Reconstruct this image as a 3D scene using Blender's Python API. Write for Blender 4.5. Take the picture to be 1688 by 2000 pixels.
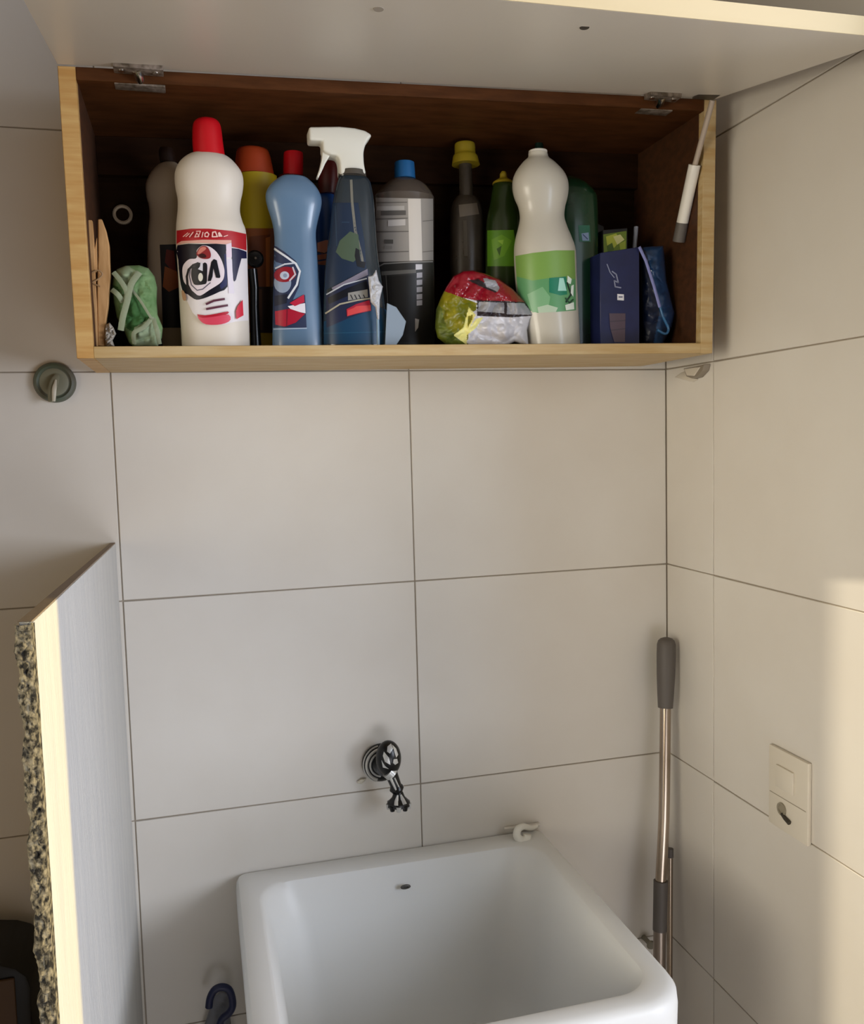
import bpy, bmesh, math, random
import numpy as np
from mathutils import Vector, Matrix, noise
from mathutils.geometry import tessellate_polygon
random.seed(4)
for o in list(bpy.data.objects): bpy.data.objects.remove(o)
SC = bpy.context.scene
COL = SC.collection

# ------------------------------------------------------------------ camera (metres; camera stands 1.25 m from the tiled wall)
F, YAW, PIT, ROL, DIST = 1706.58923, 0.26165, -0.08053, -0.02628, 1.25
fw = np.array([math.sin(YAW)*math.cos(PIT), math.cos(YAW)*math.cos(PIT), math.sin(PIT)])
rt = np.cross(fw, [0, 0, 1]); rt /= np.linalg.norm(rt); up = np.cross(rt, fw)
rt, up = rt*math.cos(ROL)+up*math.sin(ROL), -rt*math.sin(ROL)+up*math.cos(ROL)
CP = np.array([0, -DIST, 0.0])
cd = bpy.data.cameras.new('camera'); cam = bpy.data.objects.new('camera', cd); COL.objects.link(cam)
cd.sensor_fit = 'HORIZONTAL'; cd.sensor_width = 36; cd.lens = 36*F/1688; cd.clip_start = 0.02
m = Matrix(((rt[0], up[0], -fw[0], 0), (rt[1], up[1], -fw[1], -DIST), (rt[2], up[2], -fw[2], 0), (0, 0, 0, 1)))
cam.matrix_world = m
SC.camera = cam

# ------------------------------------------------------------------ light
SC.view_settings.view_transform = 'Standard'; SC.view_settings.look = 'None'
SC.view_settings.gamma = 1; SC.view_settings.use_curve_mapping = False
SC.view_settings.exposure = 0.12
W = bpy.data.worlds.new('world'); SC.world = W; W.use_nodes = True
W.node_tree.nodes['Background'].inputs[0].default_value = (1.2, 0.9, 0.8, 1)
W.node_tree.nodes['Background'].inputs[1].default_value = 0.075

def look_at(o, loc, to):
    o.location = loc
    o.rotation_euler = (Vector(to)-Vector(loc)).to_track_quat('-Z', 'Y').to_euler()
def area(name, loc, to, sx, sy, power, color, spread=180):
    l = bpy.data.lights.new(name, 'AREA'); l.shape = 'RECTANGLE'; l.size = sx; l.size_y = sy
    l.energy = power; l.color = color; l.spread = math.radians(spread)
    o = bpy.data.objects.new(name, l); COL.objects.link(o); look_at(o, loc, to); return o
def sun(name, dirv, strength, color, ang):
    l = bpy.data.lights.new(name, 'SUN'); l.energy = strength; l.color = color; l.angle = math.radians(ang)
    o = bpy.data.objects.new(name, l); COL.objects.link(o)
    o.rotation_euler = Vector(dirv).to_track_quat('-Z', 'Y').to_euler(); return o
area('window_daylight', (1.9, -1.5, .0), (0, 0, -.3), 1.0, .9, 23, (1.0, .96, 1.03))
area('cool_fill', (1.5, -1.7, .0), (0, 0, -.3), .7, .7, 11.0, (.82, .98, 1.2))  # added cool fill beside the window lamp, balances the tile tone
area('low_fill', (.5, -2.0, -1.0), (.3, 0, -.4), 1., .6, 7.5, (.97, .98, 1.05))  # added fill from below, lifts the lower tiles and sink
area('high_fill', (1.15, -1.9, .55), (.1, 0, -.5), .9, .5, 2.2, (.9, 1.0, 1.15))  # added weak fill from above, tuned to the wall brightness
area('right_wall_fill', (-.9, -1.25, -.1), (.72, -.25, -.1), .5, .9, 1.75, (1.08, 1.0, .84), 55)  # added narrow beam that brightens the right wall
# low evening sun: passes the end of the right-hand wall and catches the front of the partition
sun('sun', (-0.842, 0.13, -0.10), 2.9, (1.05, 0.78, 0.22), 1.0)
# second sun lamp, added to throw the warm patch onto the right wall
sun('sun_patch_lamp', (0.26, 1.0, -0.118), 5.5, (1.0, 0.88, 0.66), 0.3)

# ------------------------------------------------------------------ helpers
def ray(px, py): return fw+rt*(px-844)/F+up*(1000-py)/F
def U(px, py, ax, v):
    d = ray(px, py); return CP+d*((v-CP[ax])/d[ax])
def lin(h):
    h = h.lstrip('#'); c = [int(h[i:i+2], 16)/255 for i in (0, 2, 4)]
    return tuple(x/12.92 if x <= .04045 else ((x+.055)/1.055)**2.4 for x in c)+(1,)
MATS = {}
def mat(name, hexc, rough=.5, metal=0, hex2=None, scale=20, stretch=(1, 1, 1), bump=0, bscale=60, trans=0, coat=0, detail=4, ior=1.45, lo=.35, hi=.65):
    if name in MATS: return MATS[name]
    M = bpy.data.materials.new(name); M.use_nodes = True; nt = M.node_tree
    b = nt.nodes['Principled BSDF']
    b.inputs['Base Color'].default_value = lin(hexc); b.inputs['Roughness'].default_value = rough
    b.inputs['Metallic'].default_value = metal; b.inputs['IOR'].default_value = ior
    if trans: b.inputs['Transmission Weight'].default_value = trans
    if coat: b.inputs['Coat Weight'].default_value = coat; b.inputs['Coat Roughness'].default_value = .1
    tc = nt.nodes.new('ShaderNodeTexCoord'); mp = nt.nodes.new('ShaderNodeMapping')
    mp.inputs['Scale'].default_value = stretch; nt.links.new(tc.outputs['Object'], mp.inputs[0])
    if hex2:
        n = nt.nodes.new('ShaderNodeTexNoise'); n.inputs['Scale'].default_value = scale; n.inputs['Detail'].default_value = detail
        r = nt.nodes.new('ShaderNodeValToRGB'); r.color_ramp.elements[0].position = lo; r.color_ramp.elements[1].position = hi
        r.color_ramp.elements[0].color = lin(hexc); r.color_ramp.elements[1].color = lin(hex2)
        nt.links.new(mp.outputs[0], n.inputs[0]); nt.links.new(n.outputs[0], r.inputs[0]); nt.links.new(r.outputs[0], b.inputs['Base Color'])
    if bump:
        n = nt.nodes.new('ShaderNodeTexNoise'); n.inputs['Scale'].default_value = bscale; n.inputs['Detail'].default_value = 5
        bp = nt.nodes.new('ShaderNodeBump'); bp.inputs['Strength'].default_value = bump; bp.inputs['Distance'].default_value = .002
        nt.links.new(mp.outputs[0], n.inputs[0]); nt.links.new(n.outputs[0], bp.inputs['Height']); nt.links.new(bp.outputs[0], b.inputs['Normal'])
    MATS[name] = M; return M

def thing(name, label, cat, loc, group=None):
    o = bpy.data.objects.new(name, None); COL.objects.link(o); o.location = loc; o.empty_display_size = .02
    o['label'] = label; o['category'] = cat
    if group: o['group'] = group
    return o
def mesh(name, V, Fc, mats, parent=None, smooth=True, idx=None, org=None, label=None, kind=None):
    """V in world coordinates; the object's origin is the parent's (or org)."""
    off = Vector((0, 0, 0))
    p = parent
    if org is not None: off = Vector(org)
    elif p is not None:
        q = p; off = Vector((0, 0, 0))
        while q is not None: off += q.location; q = q.parent
    me = bpy.data.meshes.new(name); me.from_pydata([tuple(Vector(v)-off) for v in V], [], Fc)
    if not isinstance(mats, (list, tuple)): mats = [mats]
    for mm in mats: me.materials.append(mm)
    if idx: me.polygons.foreach_set('material_index', idx)
    bm = bmesh.new(); bm.from_mesh(me); bmesh.ops.recalc_face_normals(bm, faces=bm.faces); bm.to_mesh(me); bm.free()
    if smooth:
        me.polygons.foreach_set('use_smooth', [True]*len(me.polygons))
        me.set_sharp_from_angle(angle=math.radians(38))
    o = bpy.data.objects.new(name, me); COL.objects.link(o)
    if p is not None: o.parent = p
    elif org is not None: o.location = off
    if label: o['label'] = label
    if kind: o['kind'] = kind
    return o
def bevel(o, w, seg=2):
    bm = bmesh.new(); bm.from_mesh(o.data)
    bmesh.ops.bevel(bm, geom=bm.edges[:], offset=w, segments=seg, affect='EDGES', profile=.5)
    bm.to_mesh(o.data); bm.free()
    o.data.polygons.foreach_set('use_smooth', [True]*len(o.data.polygons)); o.data.set_sharp_from_angle(angle=math.radians(38))
    return o
def hexa(c8):
    return list(c8), [(0, 1, 2, 3), (4, 7, 6, 5), (0, 4, 5, 1), (1, 5, 6, 2), (2, 6, 7, 3), (3, 7, 4, 0)]
def box(name, x0, x1, y0, y1, z0, z1, mt, parent=None, bv=0, seg=2, **k):
    V, Fc = hexa([(x0, y0, z0), (x1, y0, z0), (x1, y1, z0), (x0, y1, z0), (x0, y0, z1), (x1, y0, z1), (x1, y1, z1), (x0, y1, z1)])
    o = mesh(name, V, Fc, mt, parent, **k)
    if bv: bevel(o, bv, seg)
    return o
def hexobj(name, c8, mt, parent=None, bv=0, seg=2, **k):
    V, Fc = hexa(c8); o = mesh(name, V, Fc, mt, parent, **k)
    if bv: bevel(o, bv, seg)
    return o
def spline(P, n):
    P = [np.array(p, float) for p in P]; out = []
    Q = [2*P[0]-P[1]]+P+[2*P[-1]-P[-2]]
    for i in range(1, len(Q)-2):
        for j in range(n):
            t = j/n; a, b, c, d = Q[i-1], Q[i], Q[i+1], Q[i+2]
            out.append(.5*((2*b)+(c-a)*t+(2*a-5*b+4*c-d)*t*t+(-a+3*b-3*c+d)*t**3))
    out.append(P[-1]); return out
def tube_vf(P, R, seg=16, flat=1.0, caps=True):
    P = [Vector(p) for p in P]; n = len(P)
    if not isinstance(R, (list, tuple)): R = [R]*n
    V = []; Fc = []; ref = None
    for i, p in enumerate(P):
        t = (P[min(i+1, n-1)]-P[max(i-1, 0)]).normalized()
        if ref is None:
            ref = Vector((0, 1, 0)) if abs(t.y) < .9 else Vector((1, 0, 0))
        a = (ref-t*ref.dot(t)).normalized(); ref = a; b = t.cross(a)
        for k in range(seg):
            an = 2*math.pi*k/seg; V.append(p+a*math.cos(an)*R[i]*flat+b*math.sin(an)*R[i])
    for i in range(n-1):
        for k in range(seg):
            k2 = (k+1) % seg; Fc.append((i*seg+k, i*seg+k2, (i+1)*seg+k2, (i+1)*seg+k))
    if caps: Fc.append(tuple(range(seg))); Fc.append(tuple((n-1)*seg+k for k in range(seg)))
    return V, Fc
def tube(name, P, R, mt, parent=None, seg=16, flat=1.0, **k):
    V, Fc = tube_vf(P, R, seg, flat); return mesh(name, V, Fc, mt, parent, **k)
def lathe_y(name, c, prof, mt, parent=None, seg=32, **k):
    """revolve (radius, y offset) about an axis along y through c"""
    V = []; Fc = []
    for r, y in prof:
        for i in range(seg):
            a = 2*math.pi*i/seg; V.append((c[0]+r*math.cos(a), c[1]+y, c[2]+r*math.sin(a)))
    for j in range(len(prof)-1):
        for i in range(seg):
            i2 = (i+1) % seg; Fc.append((j*seg+i, j*seg+i2, (j+1)*seg+i2, (j+1)*seg+i))
    Fc.append(tuple(range(seg))); Fc.append(tuple((len(prof)-1)*seg+i for i in range(seg)))
    return mesh(name, V, Fc, mt, parent, **k)

def zfloor(x): return .1160+(x+.12)/.8*.0035

class Bottle:
    """body of revolution (oval section) whose rows are measured silhouettes (py, left, right) at depth yc"""
    def __init__(s, rows, yc, ratio=.8, n=5, toground=True):
        R = [(tuple(r)+(ratio,))[:4] for r in rows]; s.yc = yc; s.rows = []
        pts = spline([(a, b, c, d) for a, b, c, d in R], n)
        for py, l, r, q in pts:
            A = U(l, py, 1, yc); B = U(r, py, 1, yc)
            s.rows.append([(A[2]+B[2])/2, (A[0]+B[0])/2, (B[0]-A[0])/2, (B[0]-A[0])/2*q])
        if toground:
            z, cx, rx, ry = s.rows[-1]; g = zfloor(cx)+.0003
            s.rows = [w for w in s.rows if w[0] > g+.003]
            s.rows.append([g+.002, cx, rx, ry]); s.rows.append([g, cx, rx-.003, ry-.003])
        s.base = (s.rows[-1][1], yc, s.rows[-1][0])
    def at(s, z):
        R = s.rows
        if z >= R[0][0]: return R[0]
        for a, b in zip(R, R[1:]):
            if z >= b[0]:
                t = (a[0]-z)/max(1e-9, a[0]-b[0]); return [a[i]*(1-t)+b[i]*t for i in range(4)]
        return R[-1]
    def build(s, name, mt, parent, seg=40, sq=2.0, **k):
        V = []; Fc = []
        for z, cx, rx, ry in s.rows:
            for i in range(seg):
                a = 2*math.pi*i/seg; c, sn = math.cos(a), math.sin(a)
                V.append((cx+rx*math.copysign(abs(c)**(2/sq), c), s.yc+ry*math.copysign(abs(sn)**(2/sq), sn), z))
        s.sq = sq
        n = len(s.rows)
        for j in range(n-1):
            for i in range(seg):
                i2 = (i+1) % seg; Fc.append((j*seg+i, j*seg+i2, (j+1)*seg+i2, (j+1)*seg+i))
        Fc.append(tuple(range(seg))); Fc.append(tuple((n-1)*seg+i for i in range(seg)))
        return mesh(name, V, Fc, mt, parent, **k)
    def hit(s, px, py, eps):
        """where the sight line through a measured outline point meets the bottle wall (offset by eps)"""
        sq = getattr(s, 'sq', 2.0); d = ray(px, py); dx, dy, dz = (float(v) for v in d)
        def f(y):
            t = (y+DIST)/dy; x = dx*t; z = dz*t; _, cx, rx, ry = s.at(z)
            return (abs(x-cx)/(rx+eps))**sq+(abs(y-s.yc)/(ry+eps))**sq-1, x, z, cx
        ry = s.at(dz*(s.yc+DIST)/dy)[3]+eps; y0 = s.yc-ry*1.25; best = None; prev = y0; N = 24
        for i in range(N+1):
            y = y0+(ry*1.9)*i/N; v = f(y)
            if best is None or v[0] < best[0]: best = (v[0], y, v[1], v[2], v[3])
            if v[0] <= 0:
                lo, hi = prev, y
                for _ in range(12):
                    m_ = (lo+hi)/2
                    if f(m_)[0] > 0: lo = m_
                    else: hi = m_
                v = f(hi); return np.array([v[1], hi, v[2]])
            prev = y
        k = (best[0]+1)**(-1/sq); return np.array([best[4]+(best[2]-best[4])*k, s.yc+(best[1]-s.yc)*k, best[3]])
class Flat:
    def __init__(s, y): s.y = y
    def hit(s, px, py, eps): return U(px, py, 1, s.y-eps)

def stroke(P, w, closed=False):
    out = []
    Q = list(P)+([P[0]] if closed else [])
    for (a, b), (c, d) in zip(Q, Q[1:]):
        L = math.hypot(c-a, d-b) or 1; ux, uy = (c-a)/L, (d-b)/L; nx, ny = -uy*w/2, ux*w/2
        e = w*.25; a2, b2, c2, d2 = a-ux*e, b-uy*e, c+ux*e, d+uy*e
        out.append([(a2+nx, b2+ny), (c2+nx, d2+ny), (c2-nx, d2-ny), (a2-nx, b2-ny)])
    return out
def ell(cx, cy, a, b, n=20, rot=0):
    return [(cx+a*math.cos(t)*math.cos(rot)-b*math.sin(t)*math.sin(rot), cy+a*math.cos(t)*math.sin(rot)+b*math.sin(t)*math.cos(rot)) for t in [2*math.pi*i/n for i in range(n)]]
INK = {}
def ink(h):
    return mat('ink_'+h.strip('#'), h, .38)
def decal(name, surf, layers, parent, step=7.0, e0=.0004, de=.00012, label=None):
    """printed label: layers = [(hex, polygon or list of polygons in measured outline points)], later ones lie on top"""
    V = []; Fc = []; idx = []; mats = []; mi = {}
    for li, (h, polys) in enumerate(layers):
        if polys and isinstance(polys[0], tuple): polys = [polys]
        if h not in mi: mi[h] = len(mats); mats.append(ink(h))
        for poly in polys:
            bm = bmesh.new()
            vs = [bm.verts.new((p[0], p[1], 0)) for p in poly]
            for t in tessellate_polygon([[Vector((p[0], p[1], 0)) for p in poly]]):
                try: bm.faces.new([vs[i] for i in t])
                except ValueError: pass
            for _ in range(6):
                es = [e for e in bm.edges if e.calc_length() > step]
                if not es: break
                bmesh.ops.subdivide_edges(bm, edges=es, cuts=1); bmesh.ops.triangulate(bm, faces=bm.faces)
            bm.verts.index_update(); b0 = len(V)
            for v in bm.verts: V.append(surf.hit(v.co.x, v.co.y, e0+li*de))
            for f in bm.faces: Fc.append(tuple(b0+v.index for v in f.verts)); idx.append(mi[h])
            bm.free()
    return mesh(name, V, Fc, mats, parent, idx=idx, label=label)

def inside(p, poly):
    x, y = p; c = False; j = len(poly)-1
    for i in range(len(poly)):
        xi, yi = poly[i]; xj, yj = poly[j]
        if (yi > y) != (yj > y) and x < (xj-xi)*(y-yi)/(yj-yi)+xi: c = not c
        j = i
    return c
def pillow(name, outline, yc, T, mats, regions, parent, step=4.0, crease=.004, cs=45, back=.6, seed=0, rmax=None, floor=True, **k):
    """soft crumpled bag: measured outline inflated in depth, creased; regions=[(mat index, polygon)]"""
    bm = bmesh.new(); vs = [bm.verts.new((p[0], p[1], 0)) for p in outline]
    for t in tessellate_polygon([[Vector((p[0], p[1], 0)) for p in outline]]):
        try: bm.faces.new([vs[i] for i in t])
        except ValueError: pass
    for _ in range(9):
        es = [e for e in bm.edges if e.calc_length() > step]
        if not es: break
        bmesh.ops.subdivide_edges(bm, edges=es, cuts=1); bmesh.ops.triangulate(bm, faces=bm.faces, quad_method='BEAUTY', ngon_method='BEAUTY')
    bm.verts.index_update(); O = np.array(outline, float); A = O; B = np.roll(O, -1, 0)
    def dist(x, y):
        p = np.array([x, y]); d = B-A; t = np.clip(((p-A)*d).sum(1)/np.maximum((d*d).sum(1), 1e-9), 0, 1)
        return np.sqrt((((A+d*t[:, None])-p)**2).sum(1).min())
    D_ = [dist(v.co.x, v.co.y) for v in bm.verts]; dm = rmax or max(D_)
    V = []; n = len(bm.verts); z0 = None
    for sgn in (1, -1):
        for v, d in zip(bm.verts, D_):
            q = min(1, d/dm); h = math.sqrt(max(0, 1-(1-q)**2)); w = U(v.co.x, v.co.y, 1, yc)
            c = 0
            if sgn > 0 and d > .01:
                nv = Vector((w[0]*cs, seed, w[2]*cs)); c = (abs(noise.noise(nv))*1.5-.5+.5*abs(noise.noise(nv*2.3)))*crease*min(1, q*2.5)*2
            y = yc-T*h-c if sgn > 0 else yc+T*back*h
            X = U(v.co.x, v.co.y, 1, y)
            if floor: X[2] = max(X[2], zfloor(X[0])+.0004)
            V.append(X)
    Fc = []; idx = []
    for f in bm.faces:
        ii = [v.index for v in f.verts]; c = f.calc_center_median(); mi = 0
        for r, poly in regions:
            if inside((c.x, c.y), poly): mi = r
        Fc.append(tuple(ii)); idx.append(mi); Fc.append(tuple(n+i for i in reversed(ii))); idx.append(0)
    bm.free()
    o = mesh(name, V, Fc, mats, parent, idx=idx, **k)
    bm = bmesh.new(); bm.from_mesh(o.data); bmesh.ops.remove_doubles(bm, verts=bm.verts, dist=1e-5); bmesh.ops.recalc_face_normals(bm, faces=bm.faces); bm.to_mesh(o.data); bm.free()
    return o

# ------------------------------------------------------------------ materials
TILE = mat('tile_glaze', 'd6d1c8', .42, hex2='d2ccc2', scale=6, bump=.05, bscale=25)
GROUT = mat('grout', '978c7d', .9)
WOOD = mat('birch_edge', 'c9a468', .5, hex2='b98d50', scale=14, stretch=(1, 6, 10), bump=.1, bscale=40)
WOODL = mat('pale_birch_edge', 'bda67c', .5, hex2='b0925f', scale=14, stretch=(1, 6, 10), bump=.1, bscale=40)
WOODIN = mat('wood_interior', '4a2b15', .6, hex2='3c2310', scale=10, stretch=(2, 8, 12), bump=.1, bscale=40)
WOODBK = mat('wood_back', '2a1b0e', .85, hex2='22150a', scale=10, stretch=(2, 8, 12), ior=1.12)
DOORW = mat('white_laminate', 'ded7ca', .35, hex2='d9d1c3', scale=3)
DOORE = mat('door_edge_band', 'e0cda2', .5)
CERA = mat('white_ceramic', 'dfe0de', .42)
CHROME = mat('chrome', 'c9c6c0', .18, metal=1)
STEEL = mat('dull_steel', '8d857a', .38, metal=1, hex2='5e574e', scale=90)
BLACK = mat('black_gloss', '060606', .2)
GREYP = mat('grey_plastic', '5b5550', .55)
WHITEP = mat('white_plastic', 'dcd8cf', .4)
BOTW = mat('bottle_white', 'dcd3c4', .42)

# ------------------------------------------------------------------ room
ZR = [.1041-.31024*i for i in range(-3, 6)]
ZFL, ZCE, XC = -1.47, 1.12, .7238
def struct(o): o['kind'] = 'structure'; return o
wb = struct(box('wall_back', -1.4, XC+.12, .0016, .13, ZFL, ZCE, GROUT, bv=0))
wr = struct(box('wall_right', XC+.0016, XC+.13, -.60, .0016, ZFL, ZCE, GROUT))
g = .0008
def tile_back(x0, x1, z0, z1):
    b = box('tile', x0+g, x1-g, 0, .0112, z0+g, z1-g, TILE, wb, bv=.0007, seg=1)
def tile_right(y0, y1, z0, z1):
    box('tile', XC, XC+.0112, y0+g, y1-g, z0+g, z1-g, TILE, wr, bv=.0007, seg=1)
xs = [-1.35, -.9386, -.5276, -.1055, .3055, XC]
for a, b in zip(ZR, ZR[1:]):
    lo = max(b, ZFL); hi = min(a, ZCE)
    if hi-lo < .02: continue
    for x0, x1 in zip(xs, xs[1:]): tile_back(x0, x1, lo, hi)
    for y0, y1 in ((-.1314, -.0005), (-.5424, -.1314), (-.60, -.5424)): tile_right(y0, y1, lo, hi)
FLM = mat('floor_tile', '8f8474', .5, hex2='857a6a', scale=5)
struct(box('floor', -1.4, 2.6, -2.7, .13, ZFL-.05, ZFL, FLM))
PL = mat('ceiling_paint', '857868', .8)
struct(box('ceiling', -1.4, 2.6, -2.7, .13, ZCE, ZCE+.05, PL))
struct(box('wall_left', -1.45, -1.4, -2.7, .13, ZFL, ZCE, PL))
struct(box('sun_blocker_left', -1.4, .095, -2.8, -2.7, ZFL, ZCE, PL))  # unseen blocker, added: its edge cuts the warm patch on the right wall
struct(box('sun_blocker_top', .095, 2.6, -2.8, -2.7, .109, ZCE, PL))  # unseen blocker, added to trim the top of that patch

# ------------------------------------------------------------------ partition
PZ = -.1225
st = mat('partition_white', 'c9c9c6', .6, hex2='c0c1c0', scale=8, bump=.8, bscale=60, stretch=(7, 7, .6))
PT = thing('partition_slab', 'low white stone partition slab standing out from the tiled wall left of the sink, rough broken front edge', 'partition', (-.116, -.3, ZFL))
hexobj('slab', [(-.1285, -.566, ZFL), (-.1185, -.566, ZFL), (-.1075, -.0003, ZFL), (-.1185, -.0003, ZFL),
                (-.1300, -.566, PZ), (-.1195, -.566, PZ-.0005), (-.1105, -.0003, PZ-.004), (-.1175, -.0003, PZ-.004)], st, PT, bv=.0012)
hexobj('top_edge', [(-.1298, -.570, PZ+.0002), (-.1199, -.570, PZ-.0002), (-.1109, -.001, PZ-.0038), (-.1175, -.001, PZ-.0038), (-.1294, -.573, PZ+.0012), (-.1203, -.573, PZ+.0008), (-.1111, -.001, PZ-.0028), (-.1172, -.001, PZ-.0028)], mat('unpolished_edge', '8a7a68', .8, bump=.3, bscale=150), PT, label='unpolished brownish top edge')
# rough core: displaced strip along the front edge
V = []; Fc = []; nz = 420; nx = 12
for j in range(nz+1):
    z = PZ-.001-(j/nz)*.62
    for i in range(nx+1):
        u = i/nx; x = -.1315+u*.0125
        prof = math.sin(math.pi*u)**.5
        n1 = noise.fractal(Vector((x*190, 3.1, z*150)), .8, 2.0, 5); n2 = noise.noise(Vector((x*60, 9, z*35)))
        y = -.573-prof*(.0045+.0042*n1+.003*n2)
        xx = x+(.0030*noise.noise(Vector((1.7, 4.4, z*70)))-.0024*abs(noise.noise(Vector((5.7, 1.4, z*210)))) if i < 3 else 0)
        if i == 0: y = -.566
        if i == nx: y = -.5665; xx = -.1192+.0003*n2
        V.append((xx, y, z))
for j in range(nz):
    for i in range(nx):
        a = j*(nx+1)+i; Fc.append((a, a+1, a+nx+2, a+nx+1))
rock = mat('broken_stone', '1d1a14', .85, hex2='8f866f', scale=260, bump=1.0, bscale=320, lo=.40, hi=.64, stretch=(1, 1, .7))
mesh('rough_core', V, Fc, rock, PT, label='rough grey broken stone edge with pits')

# ------------------------------------------------------------------ wall cabinet
YF, YB = -.20, -.004
CB = dict(BL=(-.1228, .1023), BR=(.6782, .1085), TL=(-.1253, .4158), TR=(.6844, .439))
def cab(u, v):
    x = (1-u)*(1-v)*CB['BL'][0]+u*(1-v)*CB['BR'][0]+(1-u)*v*CB['TL'][0]+u*v*CB['TR'][0]
    z = (1-u)*(1-v)*CB['BL'][1]+u*(1-v)*CB['BR'][1]+(1-u)*v*CB['TL'][1]+u*v*CB['TR'][1]
    return x, z
def cabbox(name, u0, u1, v0, v1, y0, y1, mt, parent, bv=.0006, **k):
    c = [cab(u0, v0), cab(u1, v0), cab(u1, v1), cab(u0, v1)]
    V = [(x, y0, z) for x, z in c]+[(x, y1, z) for x, z in c]
    o = mesh(name, V, [(0, 1, 2, 3), (4, 7, 6, 5), (0, 4, 5, 1), (1, 5, 6, 2), (2, 6, 7, 3), (3, 7, 4, 0)], mt, parent, **k)
    if bv: bevel(o, bv, 1)
    return o
CA = thing('wall_cabinet', 'open wooden wall cabinet full of cleaning bottles, its white flap door lifted', 'cabinet', (.28, YB, .1023))
t = .0225; tb = .042
cabbox('side_panel', 0, t, 0, 1, YF, YB, [WOOD], CA, label='left side panel, golden wood')
cabbox('side_panel', 1-t, 1, 0, 1, YF, YB, [WOODL], CA, label='right side panel')
cabbox('bottom_board', t, 1-t, 0, tb, YF, YB, [WOODL], CA)
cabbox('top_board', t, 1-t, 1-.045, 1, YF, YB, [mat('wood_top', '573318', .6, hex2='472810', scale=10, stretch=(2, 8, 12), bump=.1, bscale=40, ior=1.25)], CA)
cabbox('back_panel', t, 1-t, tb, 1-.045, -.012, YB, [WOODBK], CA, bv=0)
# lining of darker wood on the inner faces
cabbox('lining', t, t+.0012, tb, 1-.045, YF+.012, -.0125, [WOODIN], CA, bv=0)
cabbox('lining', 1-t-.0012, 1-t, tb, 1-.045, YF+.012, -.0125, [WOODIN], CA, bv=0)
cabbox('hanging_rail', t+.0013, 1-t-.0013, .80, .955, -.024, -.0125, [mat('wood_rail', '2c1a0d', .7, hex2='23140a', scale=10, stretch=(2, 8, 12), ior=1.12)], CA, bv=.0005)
# round grommet on the back panel
gc = U(240, 420, 1, -.0125); gp = [(.0125, 0), (.0125, -.004), (.0105, -.0055), (.0085, -.004), (.0085, -.0012)]
gm = lathe_y('cable_grommet', gc, gp, mat('ivory_plastic', 'c9b496', .5), CA, seg=28, label='ivory oval ring on the back panel')
lathe_y('grommet_hole', gc, [(.0084, -.0004), (.0084, -.0016)], WOODBK, gm, seg=28)
# lifted door: hinge line at the top front edge, flap slightly drooping towards the camera
def door_pt(u, s, n):  # u along, s 0..1 from hinge to front, n offset along thickness (up)
    x = CB['TL'][0]+u*(CB['TR'][0]-CB['TL'][0]); z = CB['TL'][1]+u*(CB['TR'][1]-CB['TL'][1])
    L = .315; a = math.atan2(-(.045+.013*u), .31)
    return (x, YF-.0005-s*L*math.cos(a)+n*math.sin(a), z+.0012+s*L*math.sin(a)+n*math.cos(a))
DT = .0165
def dp(s0, s1, n0, n1, u0=0, u1=1): return [door_pt(u0, s0, n0), door_pt(u1, s0, n0), door_pt(u1, s1, n0), door_pt(u0, s1, n0), door_pt(u0, s0, n1), door_pt(u1, s0, n1), door_pt(u1, s1, n1), door_pt(u0, s1, n1)]
hexobj('door', dp(0, .996, 0, DT), DOORW, CA, bv=.0006, seg=1, label='white laminated flap door, lifted open')
dr = CA.children[-1]
hexobj('edge_band', dp(.9962, 1.0, 0, DT), DOORE, dr, label='pale cream edge band')
for (px, py, nm) in ((1142, 50, 'bumper'), (742, 18, 'bumper')):
    a = U(px, py, 1, -.49); s = (-(a[1])-.2005)/(.315*math.cos(math.atan2(-.058, .31)))
    # find s,u by marching along the door plane
    best = None
    for uu in np.linspace(0, 1, 201):
        for ss in np.linspace(.3, 1, 71):
            q = np.array(door_pt(uu, ss, 0))-CP; zc = q@fw; e = (844+F*(q@rt)/zc-px)**2+(1000-F*(q@up)/zc-py)**2
            if best is None or e < best[0]: best = (e, uu, ss)
    _, uu, ss = best; p = Vector(door_pt(uu, ss, 0))
    tube(nm, [p+Vector((0, 0, .0001)), p-Vector((0, 0, .0016))], [.0055, .0045], mat('dark_bumper', '3b332a', .6) if px > 1000 else mat('grey_bumper', '9a9184', .6), dr)
# hinges
HM = mat('hinge_steel', 'a3968a', .4, metal=.5, hex2='5f5446', scale=120)
def hinge(px, py, sc=1.0):
    c = U(px, py, 1, YF+.004); x, z = c[0], c[2]
    zt = door_pt((x-CB['TL'][0])/.81, 0, 0)[2]
    h = box('hinge', x-.026*sc, x+.026*sc, YF-.022, YF-.004, zt-.0085, zt-.0015, HM, CA, bv=.0008, label='steel concealed hinge')
    box('hinge_plate', x-.027*sc, x+.027*sc, YF+.002, YF+.020, zt-.0170, zt-.0105, HM, h, bv=.0008)
    tube('hinge_arm', [(x-.002, YF-.012, zt-.006), (x, YF-.007, zt-.010), (x+.001, YF+.012, zt-.012)], [.006, .0055, .005], CHROME, h, seg=12)
    for dx in (-.018, .018):
        tube('screw', [(x+dx*sc, YF-.013, zt-.0083), (x+dx*sc, YF-.013, zt-.0096)], .0035, CHROME, h, seg=12)
hinge(272, 140); hinge(1282, 197, .85)
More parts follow.
